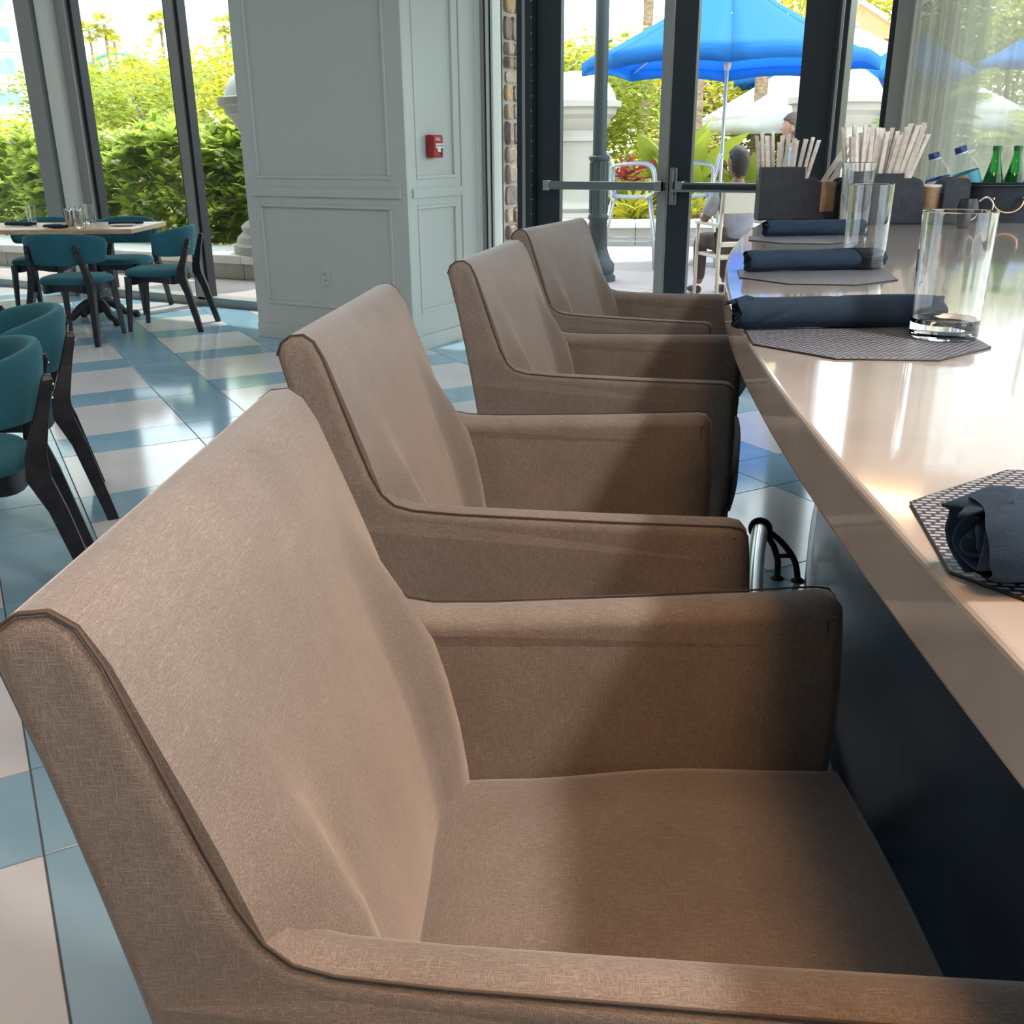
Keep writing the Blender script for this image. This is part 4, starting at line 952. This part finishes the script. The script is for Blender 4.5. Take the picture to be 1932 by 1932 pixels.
# people
def skinmesh(name, joints, bones, m_, parent, sub=2):
    me = bpy.data.meshes.new(name); names = list(joints); me.from_pydata([joints[n][0] for n in names], [(names.index(a), names.index(b)) for a, b in bones], [])
    o = bpy.data.objects.new(name, me); COL.objects.link(o); o.parent = parent; me.materials.append(m_)
    sk = o.modifiers.new('skin', 'SKIN'); sk.use_smooth_shade = True
    for i, n in enumerate(names):
        v = me.skin_vertices[0].data[i]; r_ = joints[n][1]; v.radius = r_ if isinstance(r_, tuple) else (r_, r_)
    me.skin_vertices[0].data[0].use_root = True
    q = o.modifiers.new('ss', 'SUBSURF'); q.levels = sub; q.render_levels = sub
    bpy.context.view_layer.update(); dg = bpy.context.evaluated_depsgraph_get()
    m2 = bpy.data.meshes.new_from_object(o.evaluated_get(dg)); o.modifiers.clear(); o.data = m2
    return o
def head(parent, loc, a, sk, hair, tilt=0):
    mb = MB()
    def f(u, v):
        th = 2*PI*u; ph = PI*v; x = math.sin(ph)*math.cos(th); y = math.sin(ph)*math.sin(th); z = math.cos(ph)
        q = Vector((x*.098, y*.076, z*.122))
        if z < 0: q.x *= 1-.18*(-z); q.y *= 1-.30*(-z); q.x += .018*(-z)
        fr = max(0, x)
        q.x += .022*fr**8*math.exp(-((z+.12)/.16)**2)*math.exp(-(y/.16)**2)          # nose
        q.x -= .010*fr**4*math.exp(-((z-.08)/.10)**2)*math.exp(-((abs(y)-.38)/.16)**2)  # eye sockets
        q.x += .006*fr**6*math.exp(-((z+.48)/.08)**2)*math.exp(-(y/.3)**2)              # lips
        return tuple(q)
    mb.grid(f, 40, 30); h = mb.build('head', sk, parent, smooth=True); h.matrix_local = Matrix.Translation(loc) @ rz(a) @ Matrix.Rotation(tilt, 4, 'Y')
    for s in (-1, 1):
        e = MB().grid(lambda u, v: (-.004+.022*math.cos(2*PI*u)*math.sin(PI*v), s*(.078+.010*math.cos(PI*v)), -.005+.034*math.sin(2*PI*u)*math.sin(PI*v)), 12, 8).build('ear', sk, h, smooth=True)
        MB().grid(lambda u, v: (.083+.006*math.cos(PI*v), s*.030+.012*math.cos(2*PI*u)*math.sin(PI*v), .012+.007*math.sin(2*PI*u)*math.sin(PI*v)), 10, 6).build('eye', M['white_paint'], h, smooth=True)
    def hf(u, v):
        th = 2*PI*u; ph = PI*(.60+.13*max(0, -math.cos(th)))*v; x = math.sin(ph)*math.cos(th); y = math.sin(ph)*math.sin(th); z = math.cos(ph); k = 1.10 + .03*noise.noise(Vector((x*4, y*4, z*4)))
        q = Vector((x*.098*k, y*.078*k, z*.124*k)); 
        if x > 0 and z < .45: q.x *= .55; q.z = max(q.z, .05+.02*z)
        if x < .2 and v > .8: q.z -= .022; q.x *= .93; q.y *= .93
        return tuple(q)
    MB().grid(hf, 36, 20).build('hair', hair, h, smooth=True, solid=.004)
    return h
def hand(parent, wrist, direction, palm_n, sk, side):
    d = Vector(direction).normalized(); n = Vector(palm_n).normalized(); s_ = d.cross(n)*side; W = Vector(wrist)
    J = {'w': (W, .024), 'p': (W+d*.05, (.036, .017))}; B = [('w', 'p')]
    for i, (off, ln) in enumerate(((-.030, .070), (-.010, .080), (.010, .075), (.028, .060))):
        b = W+d*.088+s_*off; k1 = b+d*ln*.5+n*.008; k2 = b+d*ln*.85+n*.03
        J['b%d' % i] = (b, .0095); J['m%d' % i] = (k1, .0085); J['t%d' % i] = (k2, .007); B += [('p', 'b%d' % i), ('b%d' % i, 'm%d' % i), ('m%d' % i, 't%d' % i)]
    J['th1'] = (W+d*.035-s_*.040, .011); J['th2'] = (W+d*.075-s_*.060+n*.01, .009); B += [('w', 'th1'), ('th1', 'th2')]
    return skinmesh('hand', J, B, sk, parent, 1)
def V3(*a): return Vector(a)
# seated man seen from behind: local x is where he faces
mn = empty('person', (-2.75, 8.65, 0), YAW+R(90+12), 'person with short dark hair in a grey tee shirt, seated with back to the doors', 'person', None)
torso = {'pelvis': (V3(0, 0, .52), (.15, .12)), 'waist': (V3(-.01, 0, .66), (.145, .11)), 'chest': (V3(.0, 0, .84), (.19, .14)), 'neckb': (V3(.03, 0, .975), (.11, .10)),
         'shL': (V3(.02, .17, .925), .082), 'shR': (V3(.02, -.17, .925), .082), 'elL': (V3(.055, .265, .72), .062), 'elR': (V3(.055, -.265, .72), .062)}
tb = [('pelvis', 'waist'), ('waist', 'chest'), ('chest', 'neckb'), ('chest', 'shL'), ('chest', 'shR'), ('shL', 'elL'), ('shR', 'elR')]
body = {'pelvis': (V3(0, 0, .53), (.13, .11)), 'waist': (V3(-.01, 0, .66), (.125, .10)), 'chest': (V3(.0, 0, .83), (.15, .105)), 'neckb': (V3(.03, 0, .98), .058), 'neck': (V3(.045, 0, 1.06), .060),
        'shL': (V3(.02, .16, .93), .055), 'shR': (V3(.02, -.16, .93), .055), 'elL': (V3(.06, .27, .70), .040), 'elR': (V3(.06, -.27, .70), .040), 'wrL': (V3(.30, .20, .72), .026), 'wrR': (V3(.30, -.20, .72), .026),
        'hipL': (V3(.05, .10, .50), .085), 'hipR': (V3(.05, -.10, .50), .085), 'knL': (V3(.45, .13, .50), .060), 'knR': (V3(.45, -.13, .50), .060), 'anL': (V3(.46, .13, .09), .038), 'anR': (V3(.46, -.13, .09), .038)}
bb = [('pelvis', 'waist'), ('waist', 'chest'), ('chest', 'neckb'), ('neckb', 'neck'), ('chest', 'shL'), ('chest', 'shR'), ('shL', 'elL'), ('shR', 'elR'), ('elL', 'wrL'), ('elR', 'wrR'), ('pelvis', 'hipL'), ('pelvis', 'hipR'), ('hipL', 'knL'), ('hipR', 'knR'), ('knL', 'anL'), ('knR', 'anR')]
skinmesh('body', body, bb, M['skin_d'], mn)
skinmesh('tee_shirt', torso, tb, M['tee'], mn)
skinmesh('trousers', {'p': (V3(0, 0, .52), (.155, .13)), 'hl': (V3(.06, .105, .50), .095), 'hr': (V3(.06, -.105, .50), .095), 'kl': (V3(.46, .13, .505), .072), 'kr': (V3(.46, -.13, .505), .072), 'al': (V3(.46, .13, .12), .055), 'ar': (V3(.46, -.13, .12), .055)},
         [('p', 'hl'), ('p', 'hr'), ('hl', 'kl'), ('hr', 'kr'), ('kl', 'al'), ('kr', 'ar')], M['trouser'], mn)
for s in (-1, 1):
    skinmesh('shoe', {'h': (V3(.44, s*.13, .045), .042), 'm': (V3(.55, s*.135, .04), (.042, .036)), 't': (V3(.66, s*.14, .032), (.038, .026))}, [('h', 'm'), ('m', 't')], M['trouser'], mn)
    hand(mn, (.30, s*.20, .72), (1, -s*.15, 0), (0, 0, -1), M['skin_d'], s)
head(mn, (.055, 0, 1.165), R(18), M['skin_d'], M['hair'])
# his cream patio chair, seen from behind
cc = empty('patio_armchair', (-2.75, 8.65, 0), YAW+R(90+12), 'cream metal patio armchair the seated person in grey sits on', 'chair')
for s in (-1, 1):
    MB().tube([(-.24, s*.25, 0), (-.22, s*.25, .45), (-.26, s*.25, .97)], .019, 8).build('rear_leg', M['cream'], cc, smooth=True)
    MB().tube([(.26, s*.25, 0), (.25, s*.25, .66)], .017, 8).build('front_leg', M['cream'], cc, smooth=True)
    MB().box(-.24, .28, s*.25-.025, s*.25+.025, .655, .68).build('armrest', M['cream'], cc, bevel=.006)
MB().box(-.285, -.262, -.25, .25, .765, .98).build('back_panel', M['cream'], cc, bevel=.006)
MB().box(-.288, -.258, -.25, .25, .495, .535).build('rear_rail', M['cream'], cc, bevel=.004)
MB().box(-.24, .27, -.24, .24, .385, .41).build('seat', M['cream'], cc, bevel=.008)
# person in a light blue shirt beyond
p2 = empty('person', (-2.66, 10.15, 0), YAW+R(165), 'person in a light blue shirt standing behind the right door frame', 'person')
H2 = .90
b2 = {'pelvis': (V3(0, 0, .80), (.14, .10)), 'waist': (V3(.0, 0, .92), (.13, .095)), 'chest': (V3(.02, 0, 1.12), (.155, .10)), 'neckb': (V3(.04, 0, 1.27), .055), 'neck': (V3(.06, 0, 1.34), .052),
      'shL': (V3(.03, .17, 1.22), .052), 'shR': (V3(.03, -.17, 1.22), .052), 'elL': (V3(.05, .24, .98), .040), 'elR': (V3(.05, -.24, .98), .040), 'wrL': (V3(.20, .20, .85), .026), 'wrR': (V3(.20, -.20, .85), .026),
      'hipL': (V3(0, .09, .76), .085), 'hipR': (V3(0, -.09, .76), .085), 'knL': (V3(.03, .10, .42), .058), 'knR': (V3(.03, -.10, .42), .058), 'anL': (V3(0, .10, .07), .036), 'anR': (V3(0, -.10, .07), .036)}
skinmesh('body', b2, bb, M['skin_l'], p2)
skinmesh('shirt', {'pelvis': (V3(0, 0, .84), (.16, .12)), 'waist': (V3(0, 0, .94), (.15, .115)), 'chest': (V3(.02, 0, 1.13), (.19, .14)), 'neckb': (V3(.04, 0, 1.265), (.10, .09)), 'shL': (V3(.03, .17, 1.22), .080), 'shR': (V3(.03, -.17, 1.22), .080), 'elL': (V3(.05, .24, 1.0), .062), 'elR': (V3(.05, -.24, 1.0), .062)}, tb, M['blue_shirt'], p2)
skinmesh('jeans', {'p': (V3(0, 0, .80), (.15, .115)), 'hl': (V3(0, .09, .76), .095), 'hr': (V3(0, -.09, .76), .095), 'kl': (V3(.03, .10, .42), .070), 'kr': (V3(.03, -.10, .42), .070), 'al': (V3(0, .10, .10), .055), 'ar': (V3(0, -.10, .10), .055)},
         [('p', 'hl'), ('p', 'hr'), ('hl', 'kl'), ('hr', 'kr'), ('kl', 'al'), ('kr', 'ar')], M['trouser2'], p2)
for s in (-1, 1):
    skinmesh('shoe', {'h': (V3(-.02, s*.10, .04), .040), 'm': (V3(.09, s*.105, .035), (.040, .033)), 't': (V3(.19, s*.11, .03), (.036, .025))}, [('h', 'm'), ('m', 't')], M['trouser'], p2)
    hand(p2, (.20, s*.20, .85), (1, -s*.1, -.3), (0, 0, -1), M['skin_l'], s)
head(p2, (.075, 0, 1.455), 0, M['skin_l'], M['hair2'])

# ---------------------------------------------------------------- planting
def leaf_mesh(name, m_, L_=.16, W_=.045, fold=.25, curl=.35, n=5):
    vs = []; fs = []
    for i in range(n+1):
        t = i/n; w_ = W_*math.sin(PI*min(1, t*.92+.04))**.8*(1 if 0 < i < n else .15); x = L_*t; z = -curl*L_*t*t*.6
        vs += [(x, -w_, z+w_*fold), (x, 0, z), (x, w_, z+w_*fold)]
    for i in range(n): fs += [(3*i, 3*i+3, 3*i+4, 3*i+1), (3*i+1, 3*i+4, 3*i+5, 3*i+2)]
    me = bpy.data.meshes.new(name); me.from_pydata(vs, [], fs); me.polygons.foreach_set('use_smooth', [True]*len(fs)); me.materials.append(m_); return me
def leafset(L_, W_, n=2, fold=.25, curl=.3):
    m_ = leaf_mesh('tmp', None, L_, W_, fold, curl, n); return [v.co.copy() for v in m_.vertices], [tuple(p.vertices) for p in m_.polygons]
def rotm(rs, az=None, el=None, roll=None):
    az = rs.uniform(0, 2*PI) if az is None else az; el = rs.uniform(-.4, 1.2) if el is None else el
    return rz(az) @ Matrix.Rotation(-el, 4, 'Y') @ Matrix.Rotation(rs.uniform(-.6, .6) if roll is None else roll, 4, 'X')
class Bulk:
    """fast many-leaf mesh"""
    def __init__(s): s.v = []; s.f = []
    def put(s, LV, LF, mtx):
        k = len(s.v); s.v += [tuple(mtx @ v) for v in LV]; s.f += [tuple(i+k for i in f) for f in LF]
    def build(s, name, m_, parent):
        me = bpy.data.meshes.new(name); me.from_pydata(s.v, [], s.f); me.polygons.foreach_set('use_smooth', [True]*len(s.f)); me.materials.append(m_)
        o = bpy.data.objects.new(name, me); COL.objects.link(o); o.parent = parent; return o
big_leaf = leaf_mesh('leaf', M['leaf_g'], .19, .040)
fl_me = None
def flower_mesh():
    mb = MB()
    for k in range(5):
        a = 2*PI*k/5; mtx = rz(a) @ Matrix.Rotation(-.5, 4, 'Y'); mb.add([(0, 0, 0), (.025, -.018, 0), (.045, 0, .004), (.025, .018, 0)], [(0, 1, 2, 3)], mtx)
    return mb.mesh('flower', M['petal'])
FLW = flower_mesh()
def shrub(x, y, z, rx, ry, h, seed, label, nros=115, nstuff=330):
    rs = random.Random(seed); root = empty('flowering_shrub', (x, y, z), 0, label, 'shrub', 'broad leaved shrubs in the bed outside the left windows')
    st = MB()
    for k in range(7):
        a = rs.uniform(0, 2*PI); r_ = rs.uniform(.2, .8)
        st.tube(spline([(rs.uniform(-.2, .2)*rx, rs.uniform(-.2, .2)*ry, 0), (r_*.5*rx*math.cos(a), r_*.5*ry*math.sin(a), h*.4), (r_*rx*math.cos(a), r_*ry*math.sin(a), h*.8)], 3), .014, 5)
    tag(st.build('branches', M['twig'], root, smooth=True), kind='stuff')
    LV, LF = leafset(.19, .042, 3, .25, .3); bk = Bulk(); parts = 0
    def surf(front):
        for _ in range(40):
            u = rs.uniform(-1, 1); v = rs.uniform(-1, 1); w_ = rs.uniform(.02, 1.0)
            d = (abs(u)**2.6+abs(v)**2.6+max(0, w_-.25)**2.6)**(1/2.6)
            if d > 1.0: continue
            if front and (v > -.25 or d < .55): continue
            if not front and d < .35: continue
            break
        bumpy = 1+.18*noise.noise(Vector((u*2+seed, v*2, w_*3)))
        return Vector((u*rx*bumpy, v*ry*bumpy, w_*h*bumpy))
    for k in range(nros+nstuff):
        fr = k < nros//3; p = surf(k % 2 == 0 or fr); nl = rs.randint(6, 9); base = rs.uniform(0, 6.28); sc = rs.uniform(.75, 1.15)
        tiltm = Matrix.Rotation(rs.uniform(-.5, .5), 4, 'X') @ Matrix.Rotation(rs.uniform(-.5, .5), 4, 'Y')
        for q in range(nl):
            mtx = Matrix.Translation(p) @ tiltm @ rz(base+q*2.4) @ Matrix.Rotation(-rs.uniform(.1, 1.0), 4, 'Y') @ Matrix.Scale(sc*rs.uniform(.8, 1.1), 4)
            if fr and parts < 280:
                o = bpy.data.objects.new('leaf', big_leaf); COL.objects.link(o); o.parent = root; o.matrix_local = mtx; parts += 1
            else: bk.put(LV, LF, mtx)
        if rs.random() < .10:
            for q in range(3): o = bpy.data.objects.new('flower', FLW); COL.objects.link(o); o.parent = root; o.matrix_local = Matrix.Translation(p+Vector((rs.uniform(-.04, .04), rs.uniform(-.12, -.06), rs.uniform(.02, .1)))) @ rotm(rs, el=.6)
    tag(bk.build('foliage', M['leaf_g'], root), kind='stuff')
for k, (x, y, rx, h, sd, lb) in enumerate(((-13.4, 8.9, .95, 1.20, 1, 'broad leaved green shrub at the far left, below the hotel'), (-11.6, 9.0, 1.0, 1.28, 2, 'broad leaved green shrub behind the steel shakers'),
        (-9.9, 9.1, 1.0, 1.35, 3, 'broad leaved flowering shrub in the middle of the left window'), (-8.80, 9.55, .80, 1.38, 4, 'broad leaved flowering shrub beside the pale pedestal, right pane'))):
    shrub(x, y, .20, rx, .75, h, sd, lb)

def crown(name, seed, n, rx, ry, rz_, leaf, mk, root, off=(0, 0, 0), lumps=9, hollow=.45):
    rs = random.Random(seed); LV, LF = leafset(*leaf, 2, .2, .2); bk = Bulk()
    L_ = [(Vector((rs.uniform(-.62, .62), rs.uniform(-.62, .62), rs.uniform(-.6, .62))), rs.uniform(.36, .6)) for _ in range(lumps)]
    for k in range(n):
        c, r_ = L_[k % lumps]; d = Vector((rs.gauss(0, 1), rs.gauss(0, 1), rs.gauss(0, 1))).normalized()*r_*rs.uniform(hollow, 1.05)
        p = c+d; bk.put(LV, LF, Matrix.Translation(Vector((p.x*rx, p.y*ry, p.z*rz_))+Vector(off)) @ rotm(rs, el=rs.uniform(-.9, .9)) @ Matrix.Scale(rs.uniform(.7, 1.3), 4))
    return tag(bk.build(name, M[mk], root), kind='stuff')
CROWN = {}
def tree(x, y, h, r_, kind, seed, label, group, trunkh=None, name='tree', cat='tree', low=.10):
    root = empty(name, (x, y, -.02), random.Random(seed).uniform(0, 6), label, cat, group)
    key = (kind, seed % 3)
    cz = h*(.5+low/2); rzz = h*(.5-low/2)
    if key in CROWN:
        o = CROWN[key].copy(); COL.objects.link(o); o.parent = root
    else:
        leaf, mk, n = {'y': ((.15, .05), 'leaf_y', 5200), 'm': ((.15, .055), 'leaf_m', 5200), 'f': ((.34, .016), 'leaf_y', 3600)}[kind]
        o = crown('crown', seed, n, 1, 1, 1, (leaf[0]/2.2, leaf[1]/2.2), mk, root, lumps=14); CROWN[key] = o
    o.location = (0, 0, cz); o.scale = (r_, r_, rzz)
    b = MB()
    for k in range(3):
        a = k*2.1; b.tube(spline([(.05*math.cos(a), .05*math.sin(a), 0), (.1*r_*math.cos(a), .1*r_*math.sin(a), h*.4), (.4*r_*math.cos(a), .4*r_*math.sin(a), h*.75)], 3), [.07-.008*j for j in range(7)], 6)
    b.build('trunk', M['twig'], root, smooth=True)
    return root
GY = 'leafy trees and bushes of the garden'
T = [(-11.5, 12.2, 2.9, 1.7, 'y'), (-14.2, 12.6, 2.7, 1.7, 'm'), (-9.2, 12.6, 3.0, 1.5, 'y'), (-17.4, 13.0, 2.7, 2.0, 'y'), (-20.5, 13.6, 2.5, 2.0, 'y'),
     (-13.0, 16.2, 4.3, 2.3, 'y'), (-16.8, 17.0, 4.1, 2.5, 'm'), (-20.8, 18.2, 4.0, 2.6, 'y'), (-10.2, 16.6, 4.7, 2.2, 'y'), (-24.5, 20, 4.2, 2.8, 'm'), (-17.5, 23, 5.8, 3.2, 'y'), (-13.2, 22.5, 5.9, 3.0, 'y'), (-23, 25, 5.7, 3.4, 'y'), (-29, 27, 5.6, 3.6, 'm'),
     (-27, 33, 7.2, 4.2, 'y'), (-20.5, 33, 7.4, 4.2, 'm'), (-35, 36, 7.2, 4.6, 'y'),
     (-6.0, 17.2, 1.9, 1.5, 'y'), (-8.6, 17.8, 4.6, 2.1, 'm'), (-10.5, 21.5, 6.2, 2.6, 'y'), (-7.4, 22.5, 5.4, 2.4, 'y'), (-5.0, 19.6, 2.3, 1.3, 'm'), (-6.8, 15.9, 1.0, 1.1, 'y'), (-3.3, 17.2, 1.1, 1.3, 'y'), (-4.9, 15.9, .9, 1.0, 'y'),
     (-4.2, 24, 3.4, 2.0, 'y'), (-1.8, 21.5, 4.2, 1.9, 'm'), (-3.4, 27, 5.2, 2.4, 'y'), (0.6, 18.2, 2.5, 1.7, 'y'), (2.8, 20.5, 3.5, 2.2, 'm'), (1.5, 26, 5.0, 2.6, 'y'), (5.5, 24, 4.5, 2.6, 'y'), (-1.2, 17.6, 1.6, 1.1, 'm'), (-13, 30, 8.0, 3.6, 'm'), (-8.5, 33, 8.0, 3.8, 'y')]
kn = {'y': 'yellow green', 'm': 'mid green'}
ZN = [(-400, 'far left, outside the view'), (60, 'seen left of the round post'), (150, 'seen in the middle pane of the left window'), (370, 'seen right of the left window mullion'), (470, 'behind the panelled pier'), (1055, 'seen in the left glass door'), (1290, 'seen in the right glass door'), (1500, 'behind the right door frame'), (1600, 'in the narrow pane right of the doors'), (1680, 'behind the sheer curtain')]
for k, (x, y, h, r_, kd) in enumerate(T):
    az_ = math.atan2(x, y) + YAW; pb_ = 966 + 1973*math.tan(az_) if abs(az_) < 1.2 else -999
    sl_ = .030 if pb_ < 135 else .079 if pb_ < 480 else .10 if pb_ < 1290 else .12 if pb_ < 1500 else .16
    h = min(h, 1.3+sl_*math.hypot(x, y))
    d_ = Vector((x, y, h*.6-CAMH)); px_ = 966 + 1850*d_.dot(r2)/d_.dot(fwd); where = [n_ for a_, n_ in ZN if px_ >= a_][-1] if px_ >= -400 else ZN[0][1]
    sz = 'tall' if h > 5 else ('middling' if h > 2.6 else 'low'); far = 'at the back' if y > 21 else ('farther off' if y > 15 else 'close by')
    nm = 'tree' if h > 2.6 else 'bush'
    tree(x, y, h, r_, kd, k, '%s %s %s %s, %s' % (sz, kn[kd], nm, far, where), GY, name=nm, cat=nm)

# palms
def frond_mesh(name, L_, droop, m_, fan=False):
    mb = MB(); rs = random.Random(4)
    if fan:
        for k in range(15):
            a = R(-100+200*k/14); l = L_*(.8+.2*math.cos(a)); c_, s_ = math.cos(a), math.sin(a)
            mb.add([(L_*.45, 0, 0), (L_*.45+l*.35*c_-.03*s_, l*.35*s_+.03*c_, .01), (L_*.45+l*.55*c_, l*.55*s_, -.06*L_), (L_*.45+l*.35*c_+.03*s_, l*.35*s_-.03*c_, .01)], [(0, 1, 2, 3)])
        mb.tube([(0, 0, 0), (L_*.45, 0, 0)], .012, 4)
    else:
        path = [Vector((L_*t*(1-.15*t), 0, L_*(.35*t-droop*t*t))) for t in [k/9 for k in range(10)]]
        mb.tube(path, [.016-.0014*k for k in range(10)], 4)
        for k in range(26):
            t = .12+.86*k/26; i = min(8, int(t*9)); p = path[i].lerp(path[i+1], t*9-i); tn = (path[i+1]-path[i]).normalized(); ll = L_*.30*math.sin(PI*min(1, t*.85+.15))**.7
            for s in (-1, 1):
                e = p + Vector((tn.x*.5, s*.85, tn.z*.5-.35))*ll; w_ = .018*L_
                mb.add([p-tn*w_*.5, p+tn*w_*.5, e*.5+p*.5+tn*w_, e], [(0, 1, 2, 3)])
    return mb.mesh(name, m_)
FR1 = frond_mesh('frond', 1.0, .75, M['leaf_y']); FR2 = frond_mesh('frond', 1.0, .3, M['leaf_y'], True); FR3 = frond_mesh('frond', 1.0, .55, M['leaf_m'])
def palm(x, y, h, cr, tr, fm, label, group, n=18, seed=0, lean=(0, 0)):
    rs = random.Random(seed); root = empty('palm_tree', (x, y, -.02), 0, label, 'palm', group)
    top = Vector((lean[0], lean[1], h))
    pth = spline([(0, 0, 0), (lean[0]*.3, lean[1]*.3, h*.4), tuple(top)], 10)
    MB().tube(pth, [tr*(1.0+.06*(k % 2))*(1-.25*k/len(pth)) for k in range(len(pth))], 10).build('trunk', M['trunk'], root, auto=30)
    for k in range(n):
        o = bpy.data.objects.new('frond', fm); COL.objects.link(o); o.parent = root
        el = rs.uniform(-.9, 1.1); s_ = cr*rs.uniform(.8, 1.1)
        o.matrix_local = Matrix.Translation(top) @ rz(k*2.4+rs.uniform(-.2, .2)) @ Matrix.Rotation(-el, 4, 'Y') @ Matrix.Rotation(rs.uniform(-.3, .3), 4, 'X') @ Matrix.Scale(s_, 4)
    return root
GP = 'distant fan palms on tall thin trunks'
for k, (x, y, z, c_) in enumerate(((-39.0, 31.3, 6.1, .72), (-38.6, 31.8, 6.4, .72), (-42.2, 35.2, 6.1, .66), (-33.4, 30.2, 6.0, .7), (-28.2, 28.4, 5.45, .6), (-35.0, 30.0, 4.3, .8))):
    palm(x, y, z, c_, .07, FR2, ['leftmost distant fan palm, its crown cut by the top edge', 'second distant fan palm from the left, tallest by the window frame', 'small short fan palm above the green track', 'distant fan palm just left of the middle window mullion', 'distant fan palm just right of the middle window mullion', 'lower fan palm standing before the green track'][k], GP, 26, k)
GN = 'garden palms near the patio'
palm(-5.18, 17.1, 3.9, 1.5, .125, FR1, 'palm with a ringed brown trunk between the umbrella pole and the right door frame', GN, 16, 21)
palm(-5.95, 16.2, 4.1, 1.3, .13, FR1, 'palm with a reddish trunk just right of the meeting door stiles', GN, 16, 22)
palm(-2.55, 16.6, 1.5, 1.3, .09, FR3, 'low feathery palm right of the right pedestal', GN, 30, 23)
palm(-.9, 17.0, 1.0, 1.6, .09, FR3, 'low spreading palm seen through the sheer curtain', GN, 34, 24)
palm(-12.0, 19.0, 4.6, 1.2, .12, FR2, 'fan palm rising out of the yellow green trees left of the mullion', GN, 30, 25)
palm(-8.6, 20.4, 5.6, 1.3, .12, FR2, 'fan palm above the trees, beyond the lamp post', GN, 26, 26)
# banana-like plant with large upright leaves, red leaved plant
bl = leaf_mesh('leaf', M['leaf_m'], 1.0, .12, .35, .35, 8)
def big_leaves(x, y, label, n, ln, seed, me, name='banana_plant', cat='plant', el=(.9, 1.4), z=0):
    rs = random.Random(seed); root = empty(name, (x, y, z), 0, label, cat)
    for k in range(n):
        o = bpy.data.objects.new('leaf', me); COL.objects.link(o); o.parent = root
        b = Vector((rs.uniform(-.15, .15), rs.uniform(-.15, .15), rs.uniform(.0, .5)*ln)); 
        o.matrix_local = Matrix.Translation(b) @ rz(rs.uniform(0, 6.28)) @ Matrix.Rotation(-rs.uniform(*el), 4, 'Y') @ Matrix.Rotation(rs.uniform(-1, 1), 4, 'X') @ Matrix.Scale(ln*rs.uniform(.7, 1.1), 4)
    return root
big_leaves(-5.55, 14.9, 'tall banana like plant with upright yellow green leaves left of the umbrella pole', 22, 1.35, 1, bl)
big_leaves(-4.75, 15.4, 'lower broad leaved plant behind the seated person', 20, 1.0, 2, bl, el=(.5, 1.3))
big_leaves(-6.55, 14.9, 'broad leaved pale plant beside the domed pedestal', 26, .9, 3, bl, el=(.4, 1.3))
rl = leaf_mesh('leaf', M['leaf_r'], 1.0, .10, .3, .5, 5)
big_leaves(-6.35, 14.35, 'red leaved plant low beside the cream domed pedestal', 22, .42, 4, rl, 'red_plant', 'plant', (.2, 1.3), .75)
yl = leaf_mesh('leaf', M['leaf_y'], 1.0, .07, .3, .4, 4)
for k, (x, y, lb) in enumerate(((-5.9, 13.75, 'bright yellow green low plant in the bed left of the door stiles'), (-5.2, 14.1, 'bright yellow green low plant in the bed, behind the door stiles'), (-4.4, 14.5, 'bright yellow green low plant in the bed right of the door stiles'), (-3.7, 14.9, 'bright yellow green low plant in the bed beside the seated person'))):
    big_leaves(x, y, lb, 90, .42, 30+k, yl, 'bedding_plant', 'plant', (-.1, 1.3), .22)

# green arched coaster track, far
def track(pts, label):
    r = empty('coaster_track', pts[0], 0, label, 'track', 'green arched track far behind the trees'); o0 = Vector(pts[0])
    c = [p-o0 for p in spline(pts, 10)]
    for dz in (0, -.55): MB().tube([p+Vector((0, 0, dz)) for p in c], .11 if dz == 0 else .06, 6).build('rail', M['rail_green'], r, smooth=True)
    for k in range(0, len(c), 2): MB().tube([c[k], c[k]+Vector((0, 0, -.55))], .05, 4).build('tie', M['rail_green'], r)
track([(-65.5, 49.0, 4.6), (-63.5, 50.0, 6.6), (-61.7, 50.9, 7.6), (-59.9, 52.2, 7.2), (-58.4, 53.2, 5.6), (-57.4, 54.4, 4.2)], 'green arched coaster track rising to a hump, left of the mullion')
track([(-58.6, 53.2, 4.2), (-56.6, 54.6, 6.4), (-54.6, 56.0, 8.4), (-51.5, 58.0, 10.8)], 'green coaster track climbing to the right behind the palms')

# hotel, far left
ho = empty('hotel_building', (-75, 52, 0), R(35), 'tall white hotel with beige bands and teal windows at the far left', 'building')
MB().box(-30, 2.2, 0, 14, -1, 34).build('facade_wall', M['hotel_w'], ho)
for k in range(9):
    zc = .6+k*1.97*1.13
    MB().box(-30, 2.2, -.12, .0, zc-1.05, zc-.75).build('floor_band', M['hotel_b'], ho)
    for j in range(8):
        x0 = 1.0-2.9*j-1.9
        wn = MB().box(x0, x0+1.75, -.06, .0, zc-.45, zc+.80).build('window', M['stucco_w'], ho)
        MB().box(x0+.08, x0+.84, -.09, -.05, zc-.37, zc+.72).build('pane', M['hotel_glass'], wn); MB().box(x0+.91, x0+1.67, -.09, -.05, zc-.37, zc+.72).build('pane', M['hotel_glass'], wn)
